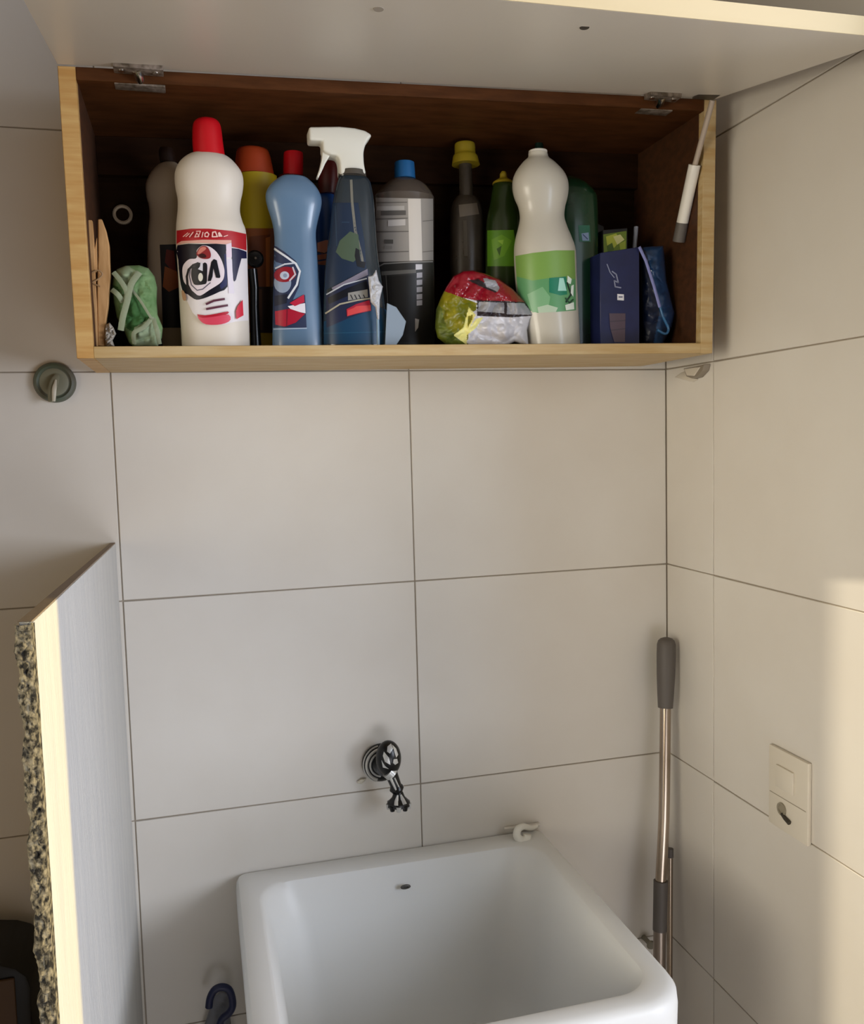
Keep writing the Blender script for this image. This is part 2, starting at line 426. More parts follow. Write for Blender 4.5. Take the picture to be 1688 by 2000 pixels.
# lid stay on the right panel
xi = .6545
q0 = U(1392, 196, 0, xi); q1 = U(1357, 322, 0, xi); q2 = U(1333, 435, 0, xi); q3 = U(1326, 472, 0, xi)
ly = hexobj('stay_bracket', [(.645, -.232, .4355), (.675, -.232, .4355), (.675, -.205, .4355), (.645, -.205, .4355), (.645, -.232, .4375), (.675, -.232, .4375), (.675, -.205, .4375), (.645, -.205, .4375)], mat('stay_dark', '4c453c', .5), CA, bv=.0005)
q0[2] = min(q0[2], .4345)
tube('stay_rod', [q0, q1+(q2-q1)*.1], .0036, mat('rod_grey', 'a8998a', .4), CA, seg=12, label='thin grey rod of the lid stay')
tube('stay_cylinder', [q1, q2], .0078, WHITEP, CA, seg=18, label='white cylinder of the lid stay')
tube('stay_end', [q2, q3], [.0081, .0084], GREYP, CA, seg=18, label='grey end cap of the lid stay')

# ------------------------------------------------------------------ things in the cabinet
def newbottle(name, label, B, cat='bottle', group='cleaning bottles in the wall cabinet'):
    return thing(name, label, cat, B.base, group)

# A: big white bottle with red cap
B = Bottle([(299, 392, 412), (301, 378, 432), (306, 366, 446), (318, 352, 460), (335, 343, 472), (352, 341, 475.5), (372, 343, 474), (392, 347, 470), (412, 347, 469), (432, 345, 474), (448, 344, 480), (480, 344, 483), (540, 348, 484), (600, 351, 486), (672, 355, 488)], -.148, .72, 4)
A = newbottle('bleach_bottle', 'large white bottle with red cap and red-white-navy label, front left in the cabinet', B)
B.build('body', BOTW, A)
capB = Bottle([(233, 394, 414), (235, 385, 424), (242, 378, 430), (255, 376, 433), (280, 376, 436), (306, 378, 440)], -.148, 1, 4, toground=False)
capB.build('cap', mat('red_cap', 'c4101c', .35), A, label='red screw cap')
def Z(P): return [(330+x*.11003, 430+y*.11) for x, y in P]
def ZS(P, w): return stroke(Z(P), w)
def smooth(P, n=4):
    Q = [P[-1]]+list(P)+[P[0], P[1]]; out = []
    for i in range(1, len(Q)-2):
        for j in range(n):
            t_ = j/n; a_, b_, c_, d_ = [np.array(q, float) for q in (Q[i-1], Q[i], Q[i+1], Q[i+2])]
            v_ = .5*((2*b_)+(c_-a_)*t_+(2*a_-5*b_+4*c_-d_)*t_*t_+(-a_+3*b_-3*c_+d_)*t_**3); out.append((float(v_[0]), float(v_[1])))
    return out
lay = [('e6e0e0', Z([(140, 440), (1385, 500), (1400, 1000), (1410, 1780), (1180, 1800), (1000, 1850), (620, 1850), (420, 1640), (330, 1450), (200, 1200)])),
       ('b01c24', Z([(135, 185), (400, 150), (700, 150), (1110, 190), (1372, 245), (1380, 540), (1240, 500), (1115, 470), (1110, 355), (600, 345), (220, 375), (135, 430)])),
       ('dfa898', Z([(136, 425), (220, 372), (600, 350), (1110, 355), (1110, 400), (1010, 428), (600, 405), (300, 405), (145, 442)])),
       ('0c0b1c', smooth(Z([(150, 445), (600, 425), (1000, 432), (1010, 560), (1025, 800), (1040, 1180), (900, 1270), (700, 1360), (540, 1410), (450, 1400), (340, 1320), (240, 1250), (190, 1000), (165, 700)]), 2)),
       ('1c2050', Z([(985, 600), (1018, 600), (1036, 1150), (930, 1230), (900, 1160), (975, 1050), (990, 900)])),
       ('e2cfdc', Z([(1015, 430), (1110, 400), (1120, 660), (1020, 660)])), ('ded6e0', Z([(1020, 690), (1125, 690), (1140, 1050), (1160, 1300), (1060, 1300), (1040, 1000)])),
       ('12143a', Z([(1115, 495), (1240, 510), (1378, 560), (1382, 680), (1290, 680), (1240, 860), (1190, 1060), (1165, 1090), (1145, 1050), (1130, 900)])),
       ('e6dadf', smooth(Z([(640, 450), (740, 480), (850, 570), (930, 700), (980, 850), (985, 960), (960, 1060), (880, 1140), (720, 1240), (600, 1320), (540, 1340), (470, 1310), (380, 1220), (270, 1100), (240, 950), (245, 830), (290, 750), (370, 690), (480, 680), (500, 600), (492, 540), (560, 465)]), 3)),
       ('14131c', ZS([(520, 765), (430, 800), (350, 880), (318, 1000), (330, 1150), (390, 1260), (470, 1330)], 4.6)),
       ('5a5566', ZS([(380, 870), (365, 1000), (400, 1150), (500, 1245), (600, 1225), (735, 1110)], 2)),
       ('0d0d16', smooth(Z([(480, 775), (540, 755), (600, 770), (640, 752), (680, 800), (676, 1000), (668, 1110), (620, 1140), (470, 1150), (420, 1090), (396, 980), (400, 880), (430, 810)]), 3)),
       ('d9d8e0', Z([(562, 742), (602, 765), (600, 905), (515, 870), (552, 820)])), ('e2dfd0', ell(330+562*.11, 430+1012*.11, 4.6, 8.2)),
       ('0d0d16', Z([(800, 690), (850, 722), (790, 830), (775, 1000), (745, 1080), (690, 1085), (700, 1000), (755, 740)])), ('0d0d16', Z([(800, 690), (850, 712), (915, 1005), (900, 1028), (840, 1024), (785, 830)])),
       ('8f2a2c', smooth(Z([(490, 580), (560, 475), (640, 458), (700, 495), (745, 600), (730, 670), (660, 690), (560, 672), (500, 625)]), 3)),
       ('cf7c6c', smooth(Z([(505, 590), (560, 490), (640, 475), (660, 510), (600, 560), (540, 600)]), 2)), ('35090e', smooth(Z([(525, 625), (590, 590), (650, 615), (660, 660), (570, 668)]), 2)),
       ('5d2f40', ZS([(665, 1490), (800, 1430), (985, 1400)], 4.2)+ZS([(670, 1578), (850, 1545), (1040, 1512)], 4.2)),
       ('b3122c', smooth(Z([(500, 1670), (640, 1690), (850, 1660), (1045, 1620), (1050, 1660), (900, 1720), (700, 1750), (560, 1735)]), 2)),
       ('d6455c', smooth(Z([(505, 1705), (600, 1735), (850, 1705), (1060, 1675), (1095, 1770), (1000, 1830), (850, 1858), (660, 1850), (560, 1790)]), 2)),
       ('cc1836', Z([(1310, 1410), (1325, 1690), (1200, 1760), (1190, 1620), (1220, 1530)])),
       ('b98f6e', smooth(Z([(225, 1250), (265, 1262), (310, 1370), (290, 1428), (245, 1405)]), 2)),
       ('ecc6bc', ZS([(250, 295), (335, 225)], 1.3)+ZS([(300, 295), (365, 235)], 1.3)+ZS([(365, 300), (430, 212)], 1.9)+ZS([(460, 300), (495, 225), (535, 290), (460, 300)], 1.4)+ZS([(485, 198), (560, 195), (520, 300)], 1.5)+ZS([(585, 302), (605, 215)], 1.8)+ZS([(640, 235), (680, 212), (710, 250), (690, 295), (640, 290), (640, 235)], 2)+ZS([(770, 295), (778, 215), (825, 205), (862, 292), (770, 295)], 2.4)+[Z([(880, 295), (872, 222), (905, 212), (955, 292)])]+ZS([(975, 292), (1045, 268)], 1.6)),
       ]
decal('front_label', B, lay, A, label='label with red band, navy panel and bold letters')

# B: white bottle at the back left
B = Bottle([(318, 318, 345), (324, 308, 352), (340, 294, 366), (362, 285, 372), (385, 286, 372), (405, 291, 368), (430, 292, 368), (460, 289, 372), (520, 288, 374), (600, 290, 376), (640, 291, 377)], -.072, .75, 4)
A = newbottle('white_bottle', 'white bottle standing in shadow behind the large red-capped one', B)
B.build('body', mat('bottle_white_shaded', 'a8977f', .45), A)  # white plastic darkened: shade at the cabinet back is in the colour
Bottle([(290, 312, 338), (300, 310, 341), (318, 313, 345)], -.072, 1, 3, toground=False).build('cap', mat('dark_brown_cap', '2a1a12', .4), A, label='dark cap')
decal('side_label', B, [('0d0c14', [(312, 478), (374, 476), (376, 640), (318, 640), (315, 540)]), ('5a1713', [(325, 487), (340, 490), (345, 540), (322, 512)]), ('8a4a22', [(322, 520), (345, 530), (352, 560), (330, 570), (318, 560)])], A, label='black label with orange picture')

# C: orange and yellow bottle
B = Bottle([(290, 470, 516), (298, 462, 526), (343, 458, 536)], -.085, .8, 4, toground=False)
Bb = Bottle([(344, 462, 541), (380, 461, 541), (440, 461, 541), (446, 460, 542), (520, 461, 542), (600, 463, 543), (650, 464, 544)], -.085, .8, 3)
A = newbottle('orange_bottle', 'bottle with brick-red top, yellow shoulder and orange-brown body behind the large white bottle', Bb)
B.build('cap', mat('brick_cap', 'a33a14', .45), A, label='wide brick-red cap')
Bb.build('body', mat('yellow_plastic', 'b59b16', .45), A)
decal('wrap_label', Bb, [('8a4a20', [(461.5, 446), (541.5, 446), (542.5, 650), (464.5, 650)]), ('6b3517', [(486, 462), (528, 458), (530, 640), (490, 640)]), ('a8602c', [(519, 465), (528, 462), (527, 560), (520, 560)]), ('2a1710', [(490, 560), (541, 560), (542, 650), (491, 650)]), ('4a2a16', [(505, 565), (512, 565), (513, 645), (506, 645)])], A, label='orange-brown lower sleeve')
# D: black round knob of a valve/nozzle hanging between the bottles -> a black scrubber head standing in front
kc = U(499, 505, 1, -.135)
A = thing('scrub_brush', 'black round-headed brush standing between the large white bottle and the blue one', 'brush', (U(500, 672, 1, -.128)[0], -.128, zfloor(0)))
hx = U(497, 600, 1, -.128)[0]
tube('handle', [(hx, -.128, zfloor(hx)+.0004), (hx, -.128, .17), (hx+.001, -.129, .196), (kc[0]-.004, -.131, kc[2]-.012)], [.007, .0055, .0055, .006], BLACK, A, seg=14)
lathe_y('head', (kc[0], -.131, kc[2]), [(.0095, .006), (.0105, .002), (.0105, -.003), (.008, -.0055), (.0025, -.006)], BLACK, A, seg=24)
tube('bolt', [(kc[0], -.1372, kc[2]), (kc[0], -.1382, kc[2])], .0014, CHROME, A, seg=10)

# E: blue bottle
B = Bottle([(342, 562, 580), (345, 550, 596), (352, 540, 606), (362, 529, 616), (375, 521, 624), (388, 519, 628), (405, 522, 627), (430, 530, 621), (455, 535, 617), (490, 536, 619), (560, 534, 624), (620, 533, 629), (672, 532, 633)], -.145, .5, 4)
A = newbottle('blue_bottle', 'light blue translucent bottle with a red and navy label, right of the large white bottle', B)
B.build('body', mat('blue_translucent', '6683a0', .3, trans=.1, hex2='5f7b97', scale=8, coat=.3), A, sq=2.4)
lay = [('2a3350', [(534.6, 478), (556, 492), (578, 510), (588, 530), (584, 560), (572, 586), (596, 576), (599, 640), (533.6, 640)]),
       ('5b7599', [(535, 510), (553, 516), (548, 522), (535, 528)]),
       ('d9dde2', stroke([(536, 486), (560, 502), (578, 515), (586, 530), (580, 556), (563, 582)], 4)),
       ('8e9db3', ell(552, 552, 17, 20)), ('c7ced8', stroke([(538, 524), (556, 516), (574, 514)], 3)),
       ('8f1426', ell(557, 536, 22, 15, rot=-.15)), ('b9c3d4', ell(556, 538, 9, 8)), ('8a98b0', ell(557, 538, 4, 4)),
       ('c9c0c8', stroke([(572, 522), (577, 536), (566, 548)], 3)),
       ('12182c', [(536, 578), (562, 574), (560, 592), (536, 598)]),
       ('e3dfe6', [(562, 598), (596, 592), (597, 612), (570, 606)]), ('b81e3c', [(566, 592), (594, 575), (595, 590), (576, 598)]),
       ('a5122e', [(537, 608), (566, 603), (596, 613), (578, 630), (556, 638), (538, 634)]), ('6c0f24', stroke([(561, 604), (560, 637)], 2)),
       ('9fb0c4', stroke([(534.5, 643), (599, 641)], 2.5))]
decal('front_label', B, lay, A, label='navy label with red oval emblem')
# F: red capped bottle behind it
B = Bottle([(344, 545, 596), (370, 538, 603), (450, 537, 604), (560, 538, 605), (650, 540, 606)], -.078, .7, 3)
A = newbottle('red_capped_bottle', 'bottle with small bright red cap behind the light blue bottle', B)
B.build('body', mat('maroon_plastic', '5d1512', .4), A)
Bottle([(300, 556, 590), (303, 554, 592), (345, 553, 592)], -.078, 1, 3, toground=False).build('cap', MATS['red_cap'], A, label='bright red cap')
# G: maroon neck / royal blue bottle between blue bottle and sprayer
B = Bottle([(380, 622, 652), (395, 618, 660), (440, 616, 664), (520, 616, 664), (600, 616, 664), (650, 617, 665)], -.098, .6, 3)
A = newbottle('royal_blue_bottle', 'royal blue bottle with maroon top behind the white trigger sprayer', B)
B.build('body', mat('royal_blue', '17407e', .35), A)
Bottle([(305, 634, 656), (320, 626, 660), (345, 622, 662), (380, 621, 658)], -.098, 1, 3, toground=False).build('cap', mat('maroon_cap', '46120f', .4), A, label='maroon top')
decal('picture_label', B, [('c98267', [(620, 474), (636, 469), (648, 469), (648, 488), (630, 496), (620, 492)]), ('3a2624', stroke([(620, 492), (634, 495), (648, 488)], 2)), ('b06a50', [(620, 498), (646, 494), (646, 504), (621, 508)]), ('a96650', [(621, 511), (645, 507), (641, 518), (622, 517)])], A, label='print of a hand')

# H: trigger sprayer
B = Bottle([(344, 665, 715), (352, 660, 722), (370, 655, 727), (400, 650, 731), (450, 645, 734), (500, 638, 738), (540, 634, 744), (600, 632, 752), (640, 632, 758), (672, 632, 760)], -.155, .45, 4)
A = newbottle('trigger_sprayer', 'spray bottle with white trigger head and dark translucent body, blue liquid and tilted striped label', B, 'spray bottle')
glass = mat('smoky_clear_plastic', '9aa39c', .08, trans=.85, ior=1.2)
B.build('body', mat('smoky_body', '3a4348', .2, trans=.35, coat=.4, hex2='2d3a44', scale=12), A, sq=2.3)
Bn = Bottle([(336, 662, 714), (346, 661, 715)], -.155, 1, 2, toground=False)
# head: extruded silhouette
def extrude_px(name, poly, yc, half, mt, parent, bv=.0015, seg=2, **k):
    P0 = [U(a, b, 1, yc) for a, b in poly]; n = len(poly)
    V = [(p[0], yc-half, p[2]) for p in P0]+[(p[0], yc+half, p[2]) for p in P0]
    Fc = [tuple(range(n)), tuple(range(2*n-1, n-1, -1))]+[(i, (i+1) % n, n+(i+1) % n, n+i) for i in range(n)]
    o = mesh(name, V, Fc, mt, parent, **k)
    if bv: bevel(o, bv, seg)
    return o
WH = mat('sprayer_white', 'dfddd0', .4)
hd = [(601, 254), (660, 253), (690, 256), (710, 261), (724, 270), (716, 279), (710, 290), (707, 304), (708, 325), (712, 345), (662, 345), (661, 322), (658, 312), (652, 308), (643, 308), (628, 300), (628, 281), (602, 280)]
extrude_px('spray_head', hd, -.155, .0125, WH, A, bv=.003, seg=3, label='white trigger spray head')
extrude_px('trigger', [(629, 292), (646, 300), (642, 309), (636, 318), (629, 334), (621, 350), (618, 348), (624, 330), (628, 312)], -.155, .006, WH, A, bv=.0012, label='white curved trigger')
Bn.build('collar', mat('collar_grey', '4f4a42', .4), A)
lay = [('1b2b42', [(646, 396), (700, 396), (712, 470), (716, 525), (634, 568), (640, 480)]),
       ('4a5a48', [(664, 470), (684, 452), (700, 458), (704, 500), (690, 512), (668, 505), (656, 492)]),
       ('2a3f55', stroke([(655, 402), (658, 480)], 2)+stroke([(668, 434), (682, 434)], 2)),
       ('15161a', [(695, 484), (702, 488), (704, 510), (715, 512), (712, 524), (698, 520), (693, 500)]),
       ('0f3a58', [(632.6, 628), (680, 608), (730, 595), (757.5, 606), (760, 672), (632.6, 672)]),
       ('1c2440', [(637, 576), (680, 548), (720, 526), (726, 605), (680, 622), (638, 640)]),
       ('7c7686', [(648, 562), (690, 540), (718, 525), (719, 537), (690, 550), (650, 566)]),
       ('b8bcc4', stroke([(638, 575), (672, 556), (716, 544)], 2.4)),
       ('0b0d18', [(640, 582), (680, 562), (716, 548), (720, 566), (680, 578), (642, 594)]),
       ('8d8b86', [(680, 572), (718, 565), (719, 580), (680, 587)]), ('15161c', sum([stroke([(x, 576), (x+4, 584)], 2) for x in (685, 693, 701, 710)], [])),
       ('a7a28e', stroke([(636, 612), (664, 594), (700, 586), (722, 583)], 3)),
       ('a31d35', [(677, 604), (696, 594), (722, 586), (725, 607), (700, 612), (678, 618)]), ('cc4545', [(679, 606), (690, 602), (696, 598), (724, 596), (724, 606), (700, 611), (679, 617)]),
       ('c3c8cc', [(626, 540), (634, 540), (634, 552), (626, 552)]),
       ('1d4c68', stroke([(632.8, 651), (757, 648)], 2))]
lay = [l for l in lay if l[0] != 'c3c8cc']
decal('wrap_label', B, lay, A, label='tilted label with grey, white and red bands')
decal('dip_tube', B, [('77756a', stroke([(686, 352), (688, 395), (694, 450), (704, 490), (709, 512)], 5))], A)

# I: silver-labelled bottle with blue cap
B = Bottle([(350, 768, 812), (358, 756, 828), (372, 742, 840), (384, 733, 846), (390, 733, 847), (450, 734, 847), (510, 735, 847), (560, 736, 848), (672, 738, 849)], -.098, .68, 4)
A = newbottle('silver_bottle', 'clear bottle with wide silver and dark label and blue cap, right of the trigger sprayer', B)
B.build('body', mat('clear_shoulder', '6d6258', .2, trans=.4, coat=.3), A)
Bottle([(318, 772, 808), (321, 771, 809), (350, 771, 811)], -.098, 1, 3, toground=False).build('cap', mat('blue_cap', '1c5f96', .4), A, label='blue cap')
rr = [('9a948c', [(734, 386), (846, 388), (846.5, 508), (735.5, 512)]),
      ('d5cdc2', [(797, 388), (822, 388), (825, 509), (800, 509)]),  # upright pale band: highlight painted into the label
      ('b9b4ad', [(736, 403), (790, 402), (790, 410), (736, 411)]), ('5e5a56', [(744, 412), (793, 411), (793, 420), (744, 421)]),
      ('c6c0ba', [(758, 430), (792, 428), (792, 440), (758, 442)]),
      ('6a645e', stroke([(735, 396), (795, 395)], 1.6)+stroke([(735, 428), (796, 426)], 1.6)+stroke([(736, 453), (798, 452)], 1.8)+stroke([(737, 493), (798, 491)], 1.8)+stroke([(826, 432), (846, 430)], 1.4)+stroke([(826, 492), (846, 490)], 1.4)),
      ('5c5852', [(751, 468), (768, 468), (768, 476), (751, 476)]), ('8a857e', [(751, 480), (766, 480), (766, 486), (751, 486)]),
      ('2f2d2a', [(735.5, 513), (847, 510), (848.5, 672), (737.5, 672)]), ('85827c', stroke([(737, 522), (750, 515), (800, 512), (845, 511)], 2.5)),
      ('63605a', [(745, 530), (813, 526), (813, 533), (745, 538)]), ('24221f', [(757, 540), (811, 537), (812, 668), (764, 668)]), ('55524c', stroke([(754, 538), (758, 600), (770, 668)], 2)),
      ('cfccd0', [(812, 516), (825, 516), (825, 526), (812, 527)]), ('a9a6ac', [[(814, y), (825, y-1), (825, y+9), (814, y+10)] for y in (533, 547, 561, 575, 587)]),
      ('c9c6c2', [(811, 622), (819, 624), (817, 640), (811, 648)]),
      ('9aa5b4', [(758, 596), (775, 600), (793, 628), (786, 655), (772, 674), (758, 674)])]
decal('wrap_label', B, rr[:-1], A, label='silver upper and dark lower label with fine print and a painted highlight band')
# blue-grey scrap of plastic leaning at its foot
A = thing('plastic_scrap', 'pale blue-grey pointed plastic scrap leaning between sprayer and silver-labelled bottle', 'plastic scrap', (U(770, 672, 1, -.178)[0], -.178, zfloor(.25)))
extrude_px('sheet', [(756, 592), (774, 600), (793, 628), (787, 654), (773, 676), (752, 676)], -.178, .0008, mat('blue_grey_sheet', '8795a3', .4), A, bv=.0003, seg=1)
A = thing('crumpled_wrapper', 'crumpled white wrapper strip hanging down between sprayer and silver-labelled bottle', 'wrapper', (U(735, 600, 1, -.181)[0], -.181, zfloor(.25)))
pillow('film', [(719, 540), (728, 538), (735, 527), (740, 548), (748, 560), (742, 585), (741, 625), (737, 625), (733, 600), (724, 590)], -.183, .003, [mat('wrapper_white', 'bfc0c4', .45)], [], A, step=3, crease=.002, cs=160)
tube('stem', [U(738, 622, 1, -.182), U(739, 676, 1, -.182)], .0018, mat('wrapper_stem', '7f98ab', .5), A, seg=10)

# J: clear bottle with yellow cap, back
B = Bottle([(385, 892, 930), (398, 884, 938), (420, 880, 943), (480, 879, 946), (560, 880, 948), (650, 882, 950)], -.062, .8, 4)
A = newbottle('clear_bottle', 'dim clear bottle with yellow stepped cap at the back of the cabinet', B)
B.build('body', mat('dim_clear', '4a4238', .25, trans=.3, hex2='3a332a', scale=20), A)
tube('neck', [U(911, 388, 1, -.062), U(909, 320, 1, -.062)], [.010, .009], MATS['dim_clear'], A)
Bottle([(280, 892, 924), (283, 889, 927), (300, 889, 928), (306, 886, 932), (322, 884, 936)], -.062, 1, 3, toground=False).build('cap', mat('yellow_cap', '94801a', .45), A, label='yellow stepped cap')
decal('faded_label', B, [('5b5247', [(896, 400), (932, 396), (936, 418), (898, 424)]), ('3f382e', [(905, 430), (912, 430), (914, 500), (907, 500)])], A)
# K: dark green bottle with yellow nozzle
B = Bottle([(358, 968, 1004), (362, 964, 1008), (400, 958, 1016), (430, 952, 1022), (480, 950, 1024), (560, 950, 1025), (650, 952, 1027)], -.092, .75, 4)
A = newbottle('dish_soap_bottle', 'dark green bottle with small yellow nozzle, behind the white bottle with green label', B)
B.build('body', mat('dark_green_plastic', '22330f', .25, coat=.3, hex2='1a280c', scale=12), A)
Bottle([(335, 980, 987), (340, 977, 990), (348, 976, 991), (355, 965, 1001), (360, 963, 1004)], -.092, 1, 3, toground=False).build('nozzle', MATS['yellow_cap'], A, label='yellow nozzle')
gl = mat('leaf_print', '3f6a10', .5, hex2='7a9a22', scale=120)
decal('leaf_label', B, [('4d7a18', [(952, 450), (1004, 449), (1012, 520), (952, 520)]), ('5f8c20', [(960, 468), (980, 458), (1000, 470), (985, 500), (965, 508)]), ('2f5010', [(970, 486), (980, 480), (976, 500)]), ('82a838', [(972, 470), (984, 468), (982, 478)])], A, label='bright green label')

# L: crumpled pouch of red, yellow and white
out = [(850, 640), (852, 605), (862, 580), (872, 560), (885, 540), (905, 529), (925, 528), (950, 535), (975, 545), (1000, 563), (1020, 583), (1033, 598), (1043, 614), (1035, 625), (1030, 645), (1033, 676), (1005, 668), (985, 676), (940, 676), (900, 677), (870, 672), (855, 660)]
pm = [mat('pouch_white', 'cdcbd0', .28, coat=.4), mat('pouch_red', '8c1022', .25, coat=.5), mat('pouch_yellow', '8f8410', .35, hex2='5f6410', scale=60), mat('pouch_grey', '97979b', .35), mat('pouch_dark', '2a2024', .35), mat('pouch_cream', 'e6df8a', .35), mat('pouch_green', '3c4a16', .5, hex2='6a7420', scale=90)]
reg = [(2, [(840, 680), (840, 560), (867, 566), (900, 580), (932, 592), (930, 606), (918, 612), (915, 660), (905, 680)]),
       (6, [(840, 690), (840, 585), (862, 600), (872, 640), (915, 672), (900, 690)]),
       (1, [(866, 568), (870, 520), (960, 520), (1010, 560), (1032, 592), (990, 588), (935, 588), (900, 580)]),
       (4, [(935, 545), (960, 560), (972, 566), (968, 572), (940, 560), (915, 548)]),
       (3, [(944, 543), (968, 548), (976, 562), (972, 570), (950, 560)]),
       (4, [(932, 586), (1026, 590), (1047, 616), (1000, 620), (932, 617)]),
       (3, [(936, 589), (985, 591), (985, 612), (933, 608)]), (3, [(991, 591), (1024, 592), (1042, 615), (990, 614)]),
       (5, [(886, 655), (905, 640), (916, 600), (929, 615), (918, 640), (930, 622), (944, 620), (930, 640), (912, 655), (912, 674)]),
       (2, [(915, 618), (924, 614), (922, 625), (914, 640)])]
px0 = U(945, 640, 1, -.165)
A = thing('crumpled_pouch', 'crumpled glossy pouch in red, yellow and white lying in front, left of the green-labelled bottle', 'pouch', (px0[0], -.165, zfloor(px0[0])))
pillow('bag', out, -.163, .017, pm, reg, A, step=3.2, crease=.004, cs=52, seed=2.2, rmax=45)
class PillowSurf:
    def hit(s, px, py, eps): return U(px, py, 1, -.1895-eps)

# M: white bottle with green label, front right
B = Bottle([(295, 1035, 1067), (300, 1033, 1069), (308, 1032, 1072), (318, 1022, 1084), (335, 1010, 1099), (352, 1003.5, 1107), (370, 1003, 1108.5), (388, 1007, 1106), (405, 1014, 1102), (425, 1017, 1101), (445, 1014, 1107), (465, 1009, 1115), (490, 1006, 1122), (540, 1008, 1124), (600, 1014, 1127), (640, 1022, 1129), (672, 1028, 1131)], -.150, .72, 4)
A = newbottle('softener_bottle', 'uncapped white bottle with green label, front right in the cabinet', B)
B.build('body', mat('bottle_grey_white', 'c4bfb2', .35, coat=.25), A)
lay = [('7ba24f', [(1006.8, 500), (1040, 494), (1085, 489), (1122.5, 489), (1124.5, 545), (1125.5, 606), (1090, 609), (1050, 611), (1014.5, 600), (1009, 545)]),
       ('5e9a68', [(1009.5, 540), (1040, 548), (1080, 542), (1124, 545), (1125.5, 606), (1090, 609), (1050, 611), (1014.8, 600)]),
       ('7db084', [(1030, 575), (1060, 560), (1075, 580), (1070, 609), (1040, 610)]),
       ('b7cdb5', [(1050, 600), (1070, 595), (1090, 601), (1086, 609), (1052, 611)]),
       ('0f7a5a', [(1073, 543), (1106, 540), (1108, 575), (1095, 577), (1073, 571)]),
       ('a9e0d2', [(1093, 543), (1101, 543), (1107, 568), (1090, 568)]),
       ('e4efe6', [(1109, 538), (1117, 545), (1115, 555), (1108, 552)]), ('0c2f24', stroke([(1108, 552), (1116, 575), (1106, 590)], 3)),
       ('e4efe6', [(1116, 558), (1121, 556), (1120, 580), (1115, 572)]), ('dfe9de', [(1104, 596), (1121, 590), (1122, 604), (1106, 606)]), ('1c4a34', stroke([(1105, 582), (1113, 592), (1120, 585)], 2.4))]
decal('front_label', B, lay, A, label='green label with small teal emblem')
lathe = Bottle([(294.2, 1036, 1066), (295.2, 1034, 1068), (299, 1034, 1068)], -.150, .95, 2, toground=False)
lathe.build('neck_ring', WHITEP, A)

# N: dark green bottle right of it
B = Bottle([(345, 1108, 1120), (352, 1098, 1134), (362, 1092, 1148), (378, 1088, 1160), (400, 1086, 1164), (500, 1088, 1165), (600, 1090, 1166), (660, 1092, 1167)], -.118, .7, 4)
A = newbottle('green_bottle', 'tall dark green bottle without cap, right of the green-labelled white bottle', B)
B.build('body', mat('bottle_green', '0e3a22', .25, coat=.3, hex2='0b2e1b', scale=10), A, sq=2.6)
decal('small_label', B, [('23604a', [(1130, 440), (1152, 440), (1154, 472), (1132, 472)]), ('7f93b4', [(1136, 456), (1150, 454), (1151, 470), (1138, 470)]), ('2d3f6a', stroke([(1139, 458), (1148, 467)], 2))], A)

# small green glint bottle (cap only) behind
B = Bottle([(278, 1046, 1060), (300, 1043, 1064), (330, 1025, 1080), (420, 1020, 1085), (640, 1022, 1088)], -.055, .8, 3)
A = newbottle('dark_teal_bottle', 'dark teal bottle hidden behind the uncapped white bottle, only its neck showing above', B)
B.build('body', mat('dark_teal', '0d241c', .35), A)

# O: navy cartons at the right
NAVY = mat('navy_card', '1d2450', .45, hex2='191f45', scale=30)
def carton(name, label, c8, mt, cat='carton', bv=.0006):
    x = sum(c[0] for c in c8[:4])/4; y = sum(c[1] for c in c8[:4])/4
    A = thing(name, label, cat, (x, y, c8[0][2]), 'cartons at the right of the cabinet'); hexobj('body', c8, mt, A, bv=bv, seg=1); return A
def front_box(pl, pr, ptop_l, ptop_r, yf, depth, top=None):
    a = U(pl, 600, 1, yf); b = U(pr, 600, 1, yf); tl = U(pl, ptop_l, 1, yf); tr = U(pr, ptop_r, 1, yf)
    z0 = zfloor((a[0]+b[0])/2)+.0004
    return [(a[0], yf, z0), (b[0], yf, z0), (b[0], yf+depth, z0), (a[0], yf+depth, z0), (tl[0], yf, tl[2]), (tr[0], yf, tr[2]), (tr[0], yf+depth, tr[2]), (tl[0], yf+depth, tl[2])]
A = carton('navy_carton', 'navy blue carton with small white print and a pale square, right of the green bottle', front_box(1172, 1249, 494, 482, -.168, .035), NAVY)
s = Flat(-.168)
decal('print', s, [('8d93ad', stroke([(1186, 516), (1192, 532), (1200, 542)], 1.8)+stroke([(1196, 530), (1204, 536), (1208, 552), (1200, 548), (1202, 560), (1213, 562)], 2.4)), ('dcdde6', [(1206, 574), (1219, 575), (1219, 587), (1206, 586)]), ('3a3f6a', stroke([(1209, 580), (1216, 580)], 2)), ('514350', [(1190, 612), (1222, 612), (1221, 668), (1200, 668), (1192, 640)]), ('413745', stroke([(1192, 628), (1221, 626)], 2)+stroke([(1194, 645), (1221, 642)], 2))], A, label='small white print')
A = carton('photo_carton', 'small box printed with yellow-green leaves showing above the navy carton', front_box(1178, 1226, 449, 445, -.128, .02), mat('box_dark', '17191c', .5))
decal('print', Flat(-.128), [('5f7420', [(1178.5, 458), (1224, 451), (1224, 492), (1180, 500)]), ('a4ac3c', [(1184, 462), (1204, 456), (1212, 470), (1200, 484), (1186, 480)]), ('c4c48a', [(1198, 462), (1212, 458), (1220, 468), (1206, 478)]), ('3f5a18', [(1186, 480), (1196, 474), (1200, 488), (1188, 492)]), ('8a9a30', [(1210, 476), (1222, 470), (1222, 488), (1212, 490)])], A, label='yellow-green leaf picture')
A = carton('dark_carton', 'nearly black tall carton between the green bottle and the navy carton', front_box(1166, 1180, 436, 442, -.110, .03), mat('near_black', '0e1018', .5))
x0 = U(1243, 470, 1, -.142)
